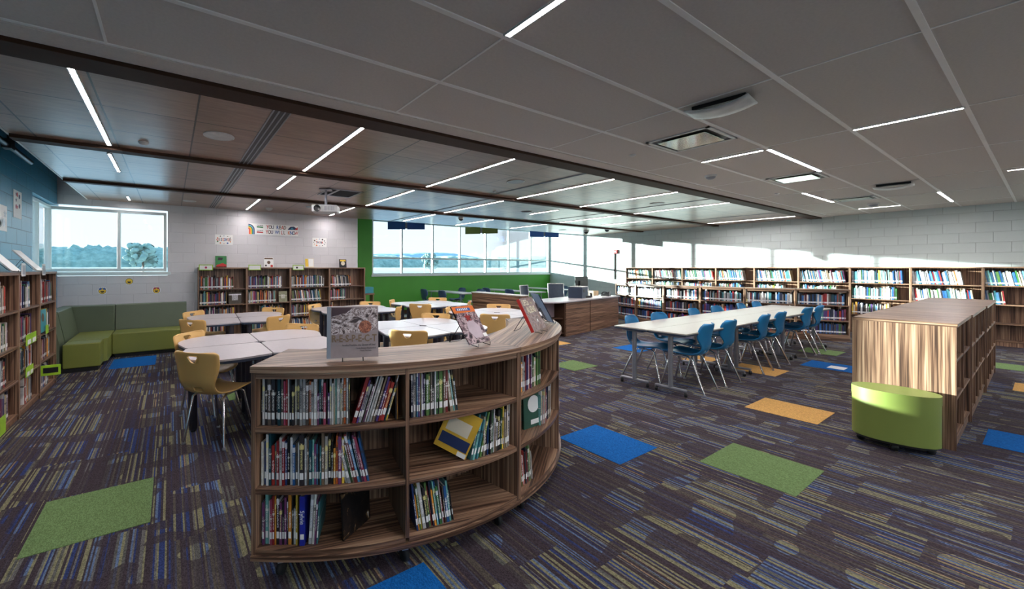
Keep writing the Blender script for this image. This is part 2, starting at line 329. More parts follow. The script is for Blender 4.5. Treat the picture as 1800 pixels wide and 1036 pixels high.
# glass of the unseen rear openings, added to let sky light in
struct(MB().box(X3, X2, YR-.11, YR-.1, .9, 2.5).build('window_rear_added', M['glass']))
# white ceiling grid: wide bars along x, thin bars across
g = MB()
for k in range(0, 13):
    y = 2.87-.628*k; wd = .028 if k else .02
    if y > YR: g.box(X3, X2, y-wd/2, y+wd/2, CZ-.006, CZ+.001)
struct(g.build('trim_4', M['tbar']))
g = MB()
for k in range(-2, 8):
    x = 1.54+1.846*k
    if X3 < x < X2: g.box(x-.007, x+.007, YR, 2.87, CZ-.004, CZ+.001)
struct(g.build('trim_5', M['tbar']))
struct(MB().box(X3, X2, 2.885, 3.05, CZ-.012, CZ+.001).build('trim_6', M['tile_white']))
# brown beams under the wood ceiling
for nm, ya, yb, xa in (('ceiling_beam', 3.06, 3.27, X3), ('ceiling_beam', 5.27, 5.41, -1.28), ('ceiling_beam', 7.50, 7.62, -1.28)):
    o = MB().box(xa, X2, ya, yb, CZ-.035, CZ+.005).build(nm, M['beam'], bevel=.003); struct(o)
# edge of the wood ceiling along the blue wall and a dark pipe in the gap
struct(MB().box(-1.30, -1.28, 3.27, Y1, CZ-.004, CZ+.04).build('trim_7', M['tbar']))
p = MB().tube([(-1.5, 3.3, 2.83), (-1.5, 7.0, 2.83)], .03, 10).build('ceiling_pipe', M['black']); tag(p, 'dark pipe running above the gap beside the blue wall', 'pipe')
j = MB().box(-1.54,-1.46,6.1,6.22,2.79,2.89); j.build('junction_box', M['black'], p)
MB().tube([(-1.5,6.16,2.83),(-1.5,6.16,3.3)], .012, 6).build('hanger_rod', M['black'], p)
MB().tube([(-1.5,4.4,2.83),(-1.5,4.4,3.3)], .012, 6).build('hanger_rod', M['black'], p)

# ------------------------------------------------------------------ ceiling lights
def light_line(x0, y0, x1, y1, label, w=.032):
    t = thing('ceiling_light', label, 'ceiling light', ((x0+x1)/2, (y0+y1)/2, CZ), 0, 'linear ceiling lights')
    L = math.hypot(x1-x0, y1-y0); rz = math.atan2(y1-y0, x1-x0); R = Matrix.Rotation(rz, 4, 'Z')
    MB().box(-L/2, L/2, -w/2, w/2, -.008, -.0045, M=R).build('diffuser', M['strip'], t)
    b = MB(); b.box(-L/2-.01, L/2+.01, w/2, w/2+.008, -.011, -.0005, M=R); b.box(-L/2-.01, L/2+.01, -w/2-.008, -w/2, -.011, -.0005, M=R); b.box(-L/2-.01,-L/2,-w/2,w/2,-.011,-.0005,M=R); b.box(L/2,L/2+.01,-w/2,w/2,-.011,-.0005,M=R)
    b.build('housing', M['wp'], t)
ords = ['first','second','third','fourth','fifth','sixth','seventh','eighth','ninth','tenth','eleventh','twelfth','thirteenth','fourteenth','fifteenth','sixteenth','seventeenth','eighteenth','nineteenth','twentieth']
ords += ['twenty-'+o for o in ords[:9]]+['thirtieth']+['thirty-'+o for o in ords[:9]]+['fortieth']+['forty-'+o for o in ords[:9]]+['fiftieth']+['fifty-'+o for o in ords[:9]]
for row, ys, xs in (('nearest the wide beam', (3.31, 5.20), (-.53, 1.45, 3.33, 5.28, 7.06, 9.03, 12.72)),):
    for i, x in enumerate(xs): light_line(x, ys[0], x, ys[1], 'light line next to the wide brown beam, %s from blue wall' % ords[i])
for i, (x, ya, yb) in enumerate(((-.57,5.6,6.56), (1.43,5.57,6.62), (3.31,5.55,7.42), (5.23,5.5,7.42), (7.06,5.75,6.55), (9.03,5.5,7.3), (10.64,5.7,7.1))):
    light_line(x, ya, x, yb, 'middle band light line in wood ceiling, %s from blue wall' % ords[i], .026)
for i, (x, ya, yb) in enumerate(((-.64,8.75,9.2), (1.37,7.8,9.3), (3.2,7.72,9.3), (5.21,7.77,9.3), (7.02,7.7,9.4), (9.03,7.75,9.2))):
    light_line(x, ya, x, yb, 'window band light line in wood ceiling, %s from blue wall' % ords[i], .022)
for (a, b_, c, d, lb_) in ((1.54,-.25,1.54,1.59,'light line in the grey tiled ceiling passing out over the curved bookcase'),
        (5.25,.37,5.25,.97,'light line in the grey tiled ceiling above the peninsula bookcase'),
        (5.33,1.66,5.33,2.24,'short light line meeting a crossing one in an L on the grey ceiling'),
        (5.35,1.615,7.1,1.615,'light line along the ceiling bar that forms an L with a shorter one'),
        (8.92,2.24,10.66,2.24,'light line along the ceiling bar farther toward the block wall'),
        (10.7,1.0,12.4,1.0,'light line along a bar above the wall of low white blocks'),
        (12.3,1.62,12.3,2.2,'short light line close to the white block wall'),
        (9.1,-.9,9.1,.3,'light line above the far aisle behind the peninsula bookcase')):
    light_line(a, b_, c, d, lb_)
for x in (-.5, 2.5, 5.3, 8.9, 12):            # unseen rows of the same fitting, added behind the viewer as fill light
    for y in (-1.6, -3.8): light_line(x-.9, y, x+.9, y, 'unseen light line added for fill in the grey tiled ceiling near the rear windows')

# other ceiling fittings
def speaker(x, y, r, lb, nm='ceiling_speaker', m='wp'):
    t = thing(nm, lb, 'ceiling speaker', (x, y, CZ)); MB().lathe([(r,0),(r,-.006),(r*.93,-.009),(r*.9,-.006)], 32).build('rim', M['wp'], t)
    MB().lathe([(r*.9,-.0055),(r*.5,-.0065),(0.001,-.007)], 32).build('grille', M[m], t)
speaker(.39, 4.30, .135, 'large round white speaker beside the dark slot in the wood ceiling'); speaker(4.25, 4.22, .13, 'round speaker in the wood ceiling under the green tinted glare', m='silver')
speaker(8.02, 4.16, .13, 'round dark speaker in the wood ceiling far along the wide beam', m='silver'); speaker(.30, 8.75, .11, 'round speaker in the wood ceiling above the corner window')
speaker(6.68, 6.3, .13, 'brown round speaker in the middle band of wood ceiling', m='beam'); speaker(10.9, 8.7, .12, 'round speaker in wood ceiling close to the sunlit wall', m='silver')
def dome(x, y, lb, nm, cat, r=.05, h=.045, m='wp', dark='black'):
    t = thing(nm, lb, cat, (x, y, CZ)); MB().lathe([(r,0),(r,-h*.35),(r*.86,-h*.45)], 20).build('base', M[m], t)
    MB().lathe([(r*.82,-h*.4),(r*.75,-h*.7),(r*.4,-h*.95),(0.001,-h)], 20).build('dome', M[dark], t)
dome(-.23, 4.92, 'small white smoke detector near the first light line', 'smoke_detector', 'smoke detector', .045, .03, 'wp', 'wp')
dome(1.745, 8.87, 'white ceiling detector above the reading banner', 'smoke_detector', 'smoke detector', .07, .055, 'wp', 'wp')
dome(2.38, 8.19, 'small detector beside the projector on wood ceiling', 'smoke_detector', 'smoke detector', .06, .04, 'wp', 'wp')
dome(6.13, 7.98, 'dark security camera dome above the green wall', 'camera_dome', 'security camera', .07, .08)
dome(11.8, 8.45, 'dark camera dome in the corner by the sunlit wall', 'camera_dome', 'security camera', .09, .11)
dome(11.9, 7.75, 'dark camera dome a little nearer than the corner one', 'camera_dome', 'security camera', .08, .09)
dome(6.2, 2.5, 'half round white detector on the grey tiled ceiling', 'ceiling_detector', 'detector', .07, .06, 'wp', 'silver')
dome(11.55, 1.87, 'half round detector far along the grey tiled ceiling', 'ceiling_detector', 'detector', .08, .07, 'wp', 'silver')
dome(4.35, 2.52, 'small sprinkler cover by the first square diffuser', 'sprinkler_cover', 'sprinkler', .035, .02, 'wp', 'wp')
dome(8.65, 2.5, 'small sprinkler cover far along the grey tiled ceiling', 'sprinkler_cover', 'sprinkler', .035, .02, 'wp', 'wp')
dome(4.5, 4.95, 'small sprinkler cover on wood ceiling by the second beam', 'sprinkler_cover', 'sprinkler', .03, .02, 'wp', 'wp')
# square diffusers with a mirrored plate
for x0, x1, y0, y1, lb in ((4.03,4.63,1.64,2.2,'square air diffuser with shiny plate closest to the wide beam'), (7.1,7.68,1.65,2.18,'square air diffuser at the end of the L shaped light lines'), (10.2,10.75,1.65,2.18,'square air diffuser farthest along the grey ceiling')):
    t = thing('air_diffuser', lb, 'air vent', ((x0+x1)/2, (y0+y1)/2, CZ), 0, 'square air diffusers'); a, c = (x1-x0)/2, (y1-y0)/2
    b = MB()
    for q in ((-a,a,-c,-c+.03),(-a,a,c-.03,c),(-a,-a+.03,-c,c),(a-.03,a,-c,c)): b.box(q[0],q[1],q[2],q[3],-.012,-.001)
    b.build('frame', M['wp'], t); MB().box(-a+.03,a-.03,-c+.03,c-.03,-.004,-.0005).build('recess', M['black'], t)
    MB().box(-a+.09,a-.09,-c+.07,c-.07,-.022,-.012).build('plate', plain('mirror_plate', srgb(190,200,190), .12, .9, var=.02), t, bevel=.004)
    t['group'] = 'square air diffusers'
# bowed wireless units
for x, y, rz, lb in ((3.52,1.36,.1,'bowed white access unit under the grey ceiling, closest of two'), (9.1,1.27,.1,'bowed white access unit under the grey ceiling, farther of two')):
    t = thing('access_unit', lb, 'access point', (x, y, CZ), rz)
    MB().box(-.05,.05,-.17,.17,-.03,0).build('bracket', M['black'], t)
    MB().grid(lambda u,v: (-.12+.24*u, -.2+.4*v, -.035-.035*(1-(2*v-1)**2)), 4, 12).build('shell', M['wp'], t)
    o = t.children[-1]; s_ = o.modifiers.new('s','SOLIDIFY'); s_.thickness = .012
# linear slot diffusers in the wood ceiling
SLOTL = ['wide dark slot diffuser starting at the wide brown beam', 'wide dark slot diffuser between the second and third brown beams', 'wide dark slot diffuser ending at the white block wall',
    'narrow dark slot above the mustard chairs, next to the wide beam', 'narrow dark slot in the middle band, leading to the green wall', 'narrow dark slot in the last band before the long windows',
    'narrow dark slot beside the dark speaker near the wide beam', 'narrow dark slot in the middle band above the desk', 'narrow dark slot next to the wide beam, closest to the block wall', 'narrow dark slot in the middle band, closest to the block wall']
for i, (x, y0, y1, w) in enumerate(((.76,3.3,5.25,.13), (.74,5.43,7.48,.12), (.72,7.64,9.5,.1), (4.66,3.3,5.25,.035), (4.9,5.43,7.48,.035), (4.95,7.64,9.5,.03), (8.3,3.3,5.25,.03), (8.4,5.43,7.48,.03), (11.6,3.3,5.25,.03), (11.6,5.43,7.4,.03))):
    t = thing('slot_diffuser', SLOTL[i], 'air vent', (x, (y0+y1)/2, CZ), 0, 'slot diffusers')
    L = (y1-y0)/2
    MB().box(-w/2,w/2,-L,L,-.003,-.0005).build('slot', M['black'], t)
    if w > .05:
        for f in (-.5,-.17,.17,.5): MB().box(w*f-.006, w*f+.006, -L, L, -.009, -.003).build('rail', M['silver'], t)
    else:
        for f in (-.5,.5): MB().box(w*f-.003, w*f+.003, -L, L, -.006, -.001).build('rail', M['silver'], t)
# ceiling opening and projector
t = thing('ceiling_opening', 'open ceiling panel with metal rails above the projector', 'ceiling opening', (2.4,6.45,CZ))
MB().box(-.28,.28,-.3,.3,-.003,-.0005).build('opening_shade', M['dark'], t)  # flat dark sheet stands in for the shade inside the opening
for q in ((-.29,-.26,-.31,.31),(.26,.29,-.31,.31),(-.29,.29,-.31,-.28),(-.29,.29,.28,.31),(-.14,-.1,-.3,.3)): MB().box(*q,-.012,-.003).build('rail', M['silver'], t)
t = thing('projector', 'white projector hanging on a short metal mount under wood ceiling', 'projector', (2.1,6.28,2.42), math.radians(-28))
b = MB().box(-.2,.2,-.15,.15,-.05,.06); b.build('body', M['wp'], t, bevel=.015, seg=3)
MB().lathe([(0.001,0),(.045,0),(.052,.012),(.052,-.02)], 24, M=xf(-.11,-.155,.005,0,PI/2)).build('lens', M['black'], t)
for i in range(9): MB().box(.0+.018*i,.008+.018*i,-.153,-.149,-.03,.04).build('vent_slat', M['silver'], t)
for i in range(6): MB().box(-.203,-.199,-.1+.03*i,-.085+.03*i,-.03,.03).build('vent_slat', M['silver'], t)
MB().tube([(0,0,.06),(0,0,CZ-2.42)], .02, 12).build('mount_pole', M['silver'], t)
MB().box(-.1,.1,-.08,.08,.06,.075).build('mount_plate', M['silver'], t, bevel=.003); MB().box(-.09,.09,-.09,.09,CZ-2.42-.016,CZ-2.42-.004).build('ceiling_plate', M['silver'], t)

# hanging panel signs in front of the long window
for lb, m, (xa, ya), (xb, yb) in (('blue two panel sign hanging in front of the windows, beside the white wall', 'k_blue', (5.535,10.83), (6.49,10.24)), ('green two panel sign hanging in the middle of the windows', 'vinyl_s', (8.56,10.9), (9.29,10.06)), ('blue two panel sign hanging close to the sunlit wall', 'k_blue', (11.3,10.5), (12.43,10.1))):
    L = math.hypot(xb-xa, yb-ya); t = thing('hanging_sign', lb, 'hanging sign', ((xa+xb)/2, (ya+yb)/2, 2.66), math.atan2(yb-ya, xb-xa), 'hanging signs')
    MB().box(-L/2,-.03,-.012,.012,0,.24).build('panel', M[m], t, bevel=.003); MB().box(.03,L/2,-.012,.012,0,.24).build('panel', M[m], t, bevel=.003)
    b = MB().tube([(0,0,.02),(0,0,.46)], .012, 8); b.box(-.03,.03,-.006,.006,.03,.2); b.build('hanger', M['silver'], t)
# fire alarm with conduit on the block wall
t = thing('fire_alarm', 'red fire alarm strobe on a dark conduit by the corner', 'fire alarm', (X2,8.5,2.08), 0)
MB().box(-.05,0,-.07,.07,-.07,.07).build('body', M['red'], t, bevel=.008); MB().box(-.062,-.05,-.03,.03,-.02,.03).build('strobe', M['wp'], t, bevel=.004)
MB().box(-.03,0,.03,.07,-1.0,-.07).build('conduit', M['black'], t)
# ------------------------------------------------------------------ carpet tiles
def ctile(x0, x1, y0, y1, m, lb): tag(MB().box(x0, x1, y0, y1, 0, .003).build('carpet_tile', M[m]), lb, 'carpet tile', 'coloured carpet tiles')
for a in ((-.66,-.10,2.83,3.42,'t_green','green carpet tile beside the curved bookcase and mustard chair'), (2.85,3.38,1.75,2.32,'t_blue','blue carpet tile just past the rounded end of the curved bookcase'),
          (3.41,4.01,.89,1.45,'t_green','green carpet tile between the blue one and the peninsula bookcase'), (5.15,5.72,1.19,1.76,'t_gold','gold carpet tile in front of the blue chairs and peninsula bookcase'),
          (-.77,-.20,7.43,8.2,'t_blue','blue carpet tile in front of the green bench'), (5.75,6.34,-.25,.31,'t_blue','blue carpet tile on the open shelf side of the peninsula bookcase'),
          (.75,1.07,1.2,1.70,'t_blue','blue carpet tile under the front edge of the curved bookcase'), (8.1,8.68,1.5,2.07,'t_blue','blue carpet tile beside the far blue chairs'),
          (6.95,7.5,2.03,2.6,'t_gold','gold carpet tile under the middle of the long table'), (9.45,10.02,1.95,2.45,'t_green','green carpet tile by the far end of the long table'),
          (6.93,7.5,3.9,4.4,'t_blue','blue carpet tile between the desk and the long table'), (7.0,7.55,2.9,3.25,'t_gold','gold carpet tile behind the long table legs'),
          (6.2,6.65,5.1,5.45,'t_gold','small gold carpet corner by the rounded desk shelf'), (4.9,5.45,3.7,4.15,'t_green','green carpet tile behind the rounded bookcase end'),
          (.55,.85,4.95,5.4,'t_green','green carpet tile under the first flower table'), (10.3,10.9,.0,.55,'t_green','green carpet tile past the peninsula bookcase'), (8.6,9.2,-.3,.25,'t_gold','gold carpet tile past the end of the peninsula bookcase')):
    ctile(*a)

# ------------------------------------------------------------------ bookcases
BOOKS = []          # every book: dict(M, t, d, h, col, where)
PAL = [(186,52,44),(148,36,40),(212,102,48),(226,150,52),(228,196,72),(58,116,62),(96,140,72),(36,64,128),(40,96,160),(92,150,196),(126,196,190),(28,34,58),(26,26,30),(52,48,54),(96,86,78),(150,128,104),(206,190,160),(226,222,214),(232,230,228),(190,192,196),(120,60,110),(86,58,124),(170,70,100),(64,128,136),(20,70,84)]
PALN = ['red','dark red','orange','amber','yellow','green','light green','dark blue','blue','pale blue','mint','navy','black','charcoal','grey-brown','tan','cream','off-white','white','light grey','plum','purple','rose','teal','dark teal']
def row(place, s0, s1, hmax, where, lean=0.0, hm=.25, hv=.045, tm=.014, dm=.19, bright=None, fill=1.0, grow=1.0, rnd=random):
    """one run of books between s0 and s1 along a shelf; place(s) gives the frame of a book standing there"""
    s = s0; k = 0
    while True:
        t = max(.005, rnd.gauss(tm, tm*.42)); t = min(t, tm*2.6)
        h = min(hmax, max(.15, rnd.gauss(hm, hv))); L = lean+rnd.uniform(-.02, .02) if lean else 0
        if lean: h = min(h, hmax-.01)
        adv = (t/math.cos(L)+.0012)*grow
        if s+adv > s1: break
        k += 1
        i = rnd.choice(bright) if bright and rnd.random() < .75 else rnd.choice(MIXP)
        c = [min(255, max(8, v*f_)) for f_ in (rnd.uniform(.72, 1.04),) for v in PAL[i]]
        d = min(dm+.03, max(dm-.05, rnd.gauss(dm, .018)))
        # a leaning book turns about the foot that stays on the shelf
        Mx = place(s) @ (Matrix.Translation((0 if L >= 0 else 0, rnd.uniform(0, .012), (t*math.sin(L) if L > 0 else 0)+.0006)) @ Matrix.Rotation(L, 4, 'Y') if L >= 0 else
             Matrix.Translation((t/math.cos(L), rnd.uniform(0, .012), -t*math.sin(L)*0+.0006)) @ Matrix.Rotation(L, 4, 'Y') @ Matrix.Translation((-t, 0, 0)))
        if L < 0: Mx = Mx  # foot at the far corner
        BOOKS.append(dict(M=Mx, t=t, d=d, h=h, c=c, n=PALN[i], w=where, k=k, L=L)); s += adv*fill
def straight_case(label, loc, rz, width, depth, H, shelves, group, base=.07, nb=1, name='bookcase', topmat=None):
    t = thing(name, label, 'bookcase', loc, rz, group); th = .019
    wz, wx = M['w_z'], M['w_x']
    MB().box(.0005, th, 0, depth, 0, H-.028).build('side_panel', wz, t); MB().box(width-th, width-.0005, 0, depth, 0, H-.028).build('side_panel', wz, t)
    MB().box(.0005, width-.0005, -.006, depth, H-.028, H).build('top', topmat or wx, t, bevel=.002)
    MB().box(th, width-th, depth-.02, depth-.006, 0, H-.028).build('back_panel', wz, t)
    MB().box(th, width-th, .012, .03, 0, shelves[0]-.02).build('kick_plate', wz, t)
    bw = (width-th)/nb
    for i in range(1, nb): MB().box(bw*i, bw*i+th, .001, depth-.02, shelves[0], H-.028).build('divider', wz, t)
    for z in shelves:
        for i in range(nb): MB().box(bw*i+th, bw*(i+1), .003, depth-.02, z-.022, z).build('shelf', wx, t, bevel=.0015)
    return t
def frame(loc, rz, y=.03):
    B = xf(loc[0], loc[1], loc[2], rz); return lambda z: (lambda s: B @ Matrix.Translation((s, y, z)))
rowname = lambda zs, z: {0:'bottom', len(zs)-1:'top'}.get(zs.index(z)) or (['bottom','second','third','fourth'][zs.index(z)] if len(zs) > 3 else 'middle')
MIXP = list(range(25))+[17,18,18,16,19,19,12,13,12,11,1,0,15,14,14]
bright_w = [17,18,16,19,9,5,23,8,17,18,19,10]
rb = random.Random(11)

# against the white wall: four units
zs = [.08,.40,.73,1.05]; U = .907
for i in range(4):
    x = .462+U*i; loc = (x, 9.235, 0)
    straight_case('brown bookcase against the white wall, %s from the green bench' % ords[i], loc, 0, U, .29, 1.50, zs, 'bookcases against the white wall')
    F = frame(loc, 0); wh = 'shelf of the %s white-wall bookcase' % ords[i]
    spec = [[(1.05,.03,.66,0),(.73,.03,.52,0),(.40,.03,.68,0),(.08,.03,.5,0)], [(1.05,.03,.74,0),(.73,.03,.60,0),(.40,.25,.72,0),(.08,.05,.5,0)], [(1.05,.03,.78,0),(.73,.03,.72,-.12),(.40,.03,.74,0),(.08,.03,.64,-.1)], [(1.05,.03,.56,-.1),(.73,.03,.42,0),(.40,.05,.1,0)]][i]
    for z, a, b, L in spec: row(F(z), a, b, .28, (zs.index(z), wh, 'bench side'), L, .245, .02, .015, .19, rnd=rb)
    if i in (0, 1):     # one large book facing out
        s = .56 if i == 0 else .66
        BOOKS.append(dict(M=F(.73)(s) @ Matrix.Rotation(-.12, 4, 'X') @ Matrix.Rotation(0, 4, 'Z'), t=.24 if i == 0 else .18, d=.012, h=.24, c=(70,62,52) if i == 0 else (150,150,120), n='dark patterned', w=(2, wh, 'bench side'), k=99, L=0, face=True))
# against the sunlit block wall
zs = [.10,.43,.79,1.15]; U = .905
for i in range(9):
    y = 7.95-U*i; loc = (13.3, y, 0)
    straight_case('tall brown bookcase against the long block wall, %s counted from the fire alarm' % ords[i], loc, -PI/2, U, .29, 1.51, zs, 'bookcases against the block wall')
    F = frame(loc, -PI/2); wh = 'shelf of the %s block-wall bookcase' % ords[i]
    fr = [(.80,.85),(.86,.8),(.84,.8),(.66,.6),(.78,.6),(.84,.7),(.80,.72),(.68,.82),(.86,.25)][i]
    row(F(1.15), .03, fr[0], .30, (3, wh, 'alarm side'), -.16 if i not in (6,) else -.04, .27, .018, .017, .2, bright_w, rnd=rb)
    row(F(.79), .03, fr[1], .30, (2, wh, 'alarm side'), -.1 if i > 6 else 0, .25, .02, .017, .2, bright_w, rnd=rb)
    if i < 7: row(F(.43), .03, .6 if i > 4 else .8, .3, (1, wh, 'alarm side'), 0, .24, .02, .017, .2, rnd=rb)
# against the blue wall
zs = [.06,.39,.72,1.07]; U = .75
for i in range(5):
    y = 6.96-U*(i+1); loc = (-1.25, y, 0)
    straight_case('brown bookcase against the blue wall, %s counted from the green bench' % ords[i], loc, PI/2, U, .42, 1.44, zs, 'bookcases against the blue wall')
    F = frame(loc, PI/2); wh = 'shelf of the %s blue-wall bookcase' % ords[i]
    sp = [[(1.07,.03,.70),(.72,.32,.60),(.39,.03,.60),(.06,.03,.56)], [(1.07,.04,.50),(.72,.04,.58),(.39,.04,.58),(.06,.3,.55)], [(1.07,.04,.5),(.72,.3,.58),(.39,.1,.5),(.06,.1,.58)], [(1.07,.1,.6),(.72,.1,.6),(.39,.1,.6),(.06,.1,.6)], [(1.07,.1,.6)]][i]
    for z, a, b in sp: row(F(z), a, b, .29, (zs.index(z), wh, 'window side'), 0, .25, .02, .018, .2, rnd=rb)

def arc_case(label, cx, cy, R, a0, a1, depth, H, shelves, nb, group, name='curved_bookcase', casters=True, basez=.105, over=.012):
    """bookcase bent round a circle, open on the outside; local frame: outside is -y, x runs along the front"""
    am = (a0+a1)/2; n = (math.cos(am), math.sin(am)); loc = (cx+R*n[0], cy+R*n[1], 0); rz = am+PI/2; h = (a1-a0)/2
    t = thing(name, label, 'bookcase', loc, rz, group); th = .019
    pt = lambda r, a: (r*math.sin(a), R-r*math.cos(a))
    def arc(nm, ro, ri, aa, ab, z0, z1, n=12, mat=None):
        b = MB().prism([pt(ro, aa+(ab-aa)*i/n) for i in range(n+1)]+[pt(ri, ab-(ab-aa)*i/n) for i in range(n+1)], z0, z1)
        o = b.build(nm, mat or M['w_arc'], t); N = len(b.v)//2; A = o.data.attributes.new('grain', 'FLOAT_VECTOR', 'POINT'); buf = []
        for k, (x, y, z) in enumerate(b.v):      # flat faces keep straight grain, bent edges carry it round
            buf += (x, y, z) if k < N else (math.atan2(x, R-y)*R, math.hypot(x, R-y), z*1.0+5)
        A.data.foreach_set('vector', buf); return o
    g = .0008
    arc('top', R+over, R-depth, -h+g, h-g, H-.03, H, 20)
    arc('top_rail', R-.004, R-.03, -h+.012, h-.012, H-.062, H-.030, 20)
    arc('base', R+.008, R-depth, -h+g, h-g, basez, shelves[0]-.024, 20)
    arc('back_panel', R-depth+.014, R-depth, -h+.01, h-.01, shelves[0]-.024, H-.03, 20, M['w_z'])
    bw = 2*h/nb
    for i in range(nb+1):
        a = -h+bw*i; off = (th/2 if i == 0 else (-th/2 if i == nb else 0))
        m = Matrix.Translation((0, R, 0)) @ Matrix.Rotation(a, 4, 'Z') @ Matrix.Translation((off+(g if i==0 else -g if i==nb else 0), -R, 0))
        MB().box(-th/2, th/2, .001, depth-.014, shelves[0]-.024 if i in (0, nb) else shelves[0], H-.03, M=m).build('side_panel' if i in (0, nb) else 'divider', M['w_z'], t)
    for z in shelves:
        for i in range(nb):
            arc('shelf', R-.003, R-depth+.014, -h+bw*i+(th if i == 0 else th/2)/R, -h+bw*(i+1)-(th if i == nb-1 else th/2)/R, z-.024, z, 12)
    if casters:
        for i in range(nb+1):
            a = -h+bw*i+(.07 if i == 0 else -.07 if i == nb else 0)
            for r in (R-.06, R-depth+.06):
                x, y = pt(r, a); b = MB().lathe([(.001,-.012),(.03,-.012),(.034,-.004),(.034,.004),(.03,.012),(.001,.012)], 16, M=xf(x, y, .034, random.uniform(0,3), PI/2))
                w = b.build('caster', M['rubber'], t); MB().tube([(x,y,.05),(x,y,basez)], .012, 8).box(x-.016,x+.016,y-.02,y+.02,.066,.076).build('caster_fork', M['silver'], w)
    def placer(bay, z, inset=.035):
        B = xf(loc[0], loc[1], 0, rz)
        def pl(s):
            a = -h+bw*bay+th/R+s/(R-inset); x, y = pt(R-inset, a); return B @ Matrix.Translation((x, y, z)) @ Matrix.Rotation(a, 4, 'Z')
        return pl
    return t, placer, bw*(R-.035)-2*th
# the long curved bookcase in front
D = math.radians; CX, CY, CR = 1.417, 3.429, 1.777; zs = [.152,.438,.726]
u1, pl1, BL = arc_case('curved low brown bookcase with books, the unit holding the displayed face book', CX, CY, CR, D(-128.2), D(-80.2), .398, 1.02, zs, 2, 'curved low bookcase units')
u2, pl2, _ = arc_case('curved low brown bookcase unit at the rounded end, holding the alien display book', CX, CY, CR, D(-80.2), D(-32), .398, 1.02, zs, 2, 'curved low bookcase units')
rc = random.Random(5)
def crow(pl, bay, z, a, b, lean, **k): row(pl(bay, z), a*BL, b*BL, .255, (zs.index(z), 'shelf, %s bay of the curved bookcase' % ['first','second','third','fourth'][bay+(2 if pl is pl2 else 0)], 'bench side'), lean, k.pop('hm', .222), .028, k.pop('tm', .0088), .19, grow=1.12, rnd=rc, **k)
crow(pl1,0,.726,.015,.64,0); crow(pl1,0,.726,.645,.90,.30); crow(pl1,0,.726,.955,.995,0)
crow(pl1,0,.438,.02,.60,0); crow(pl1,0,.438,.60,.78,-.22)
crow(pl1,0,.152,.015,.28,0,hm=.215); crow(pl1,0,.152,.345,.43,.05,hm=.235)
crow(pl1,1,.726,.015,.34,0); crow(pl1,1,.726,.34,.42,-.14)
crow(pl1,1,.438,.52,.64,.28); crow(pl1,1,.438,.65,.99,.03)
crow(pl1,1,.152,.06,.38,-.14)
crow(pl2,0,.726,.03,.50,0); crow(pl2,0,.438,.50,.85,0); crow(pl2,0,.152,.02,.30,-.12)
crow(pl2,1,.726,.05,.5,0); crow(pl2,1,.438,.05,.3,0)
# low curved bookcase behind the long table
lz = [.137,.421,.729]; LX, LY, LR = 15.11, 4.878, 4.519
a0, a1 = math.radians(152.6), math.radians(216.8); rl = random.Random(3)
for i in range(6):
    A0 = a0+(a1-a0)*i/6; A1 = a0+(a1-a0)*(i+1)/6
    t, pl, bl = arc_case('low curved brown bookcase behind the long table, %s counted from the desk' % ords[i], LX, LY, LR, A0, A1, .32, 1.05, lz, 1, 'low curved bookcases', casters=False, basez=.0)
    for z in lz:
        row(pl(0, z), .03*bl, (.97 if i != 1 else .94)*bl, .235, (lz.index(z), 'shelf of the %s low curved bookcase' % ords[i], 'desk side'), 0, .21, .016, .021, .17, [17,18,9,8,23,12,11,1,19,24] if z > .5 else [11,12,0,21,8,13,14,7], rnd=rl)
# peninsula bookcase: end panel toward the viewer, open shelves on one side
pz = [.10,.42,.73]
for i, (xa, xb, nb) in enumerate(((5.34,6.5,1),(6.5,8.16,2),(8.16,9.85,2))):
    straight_case('empty peninsula bookcase unit, %s' % ['with the pale sunlit end panel beside the green stool','in the middle','at the far end by the block wall'][i], (xa, .41, 0), math.radians(.4), xb-xa, .585, 1.03, pz, 'peninsula bookcase units', nb=2 if i == 0 else 4, topmat=M['w_y'])

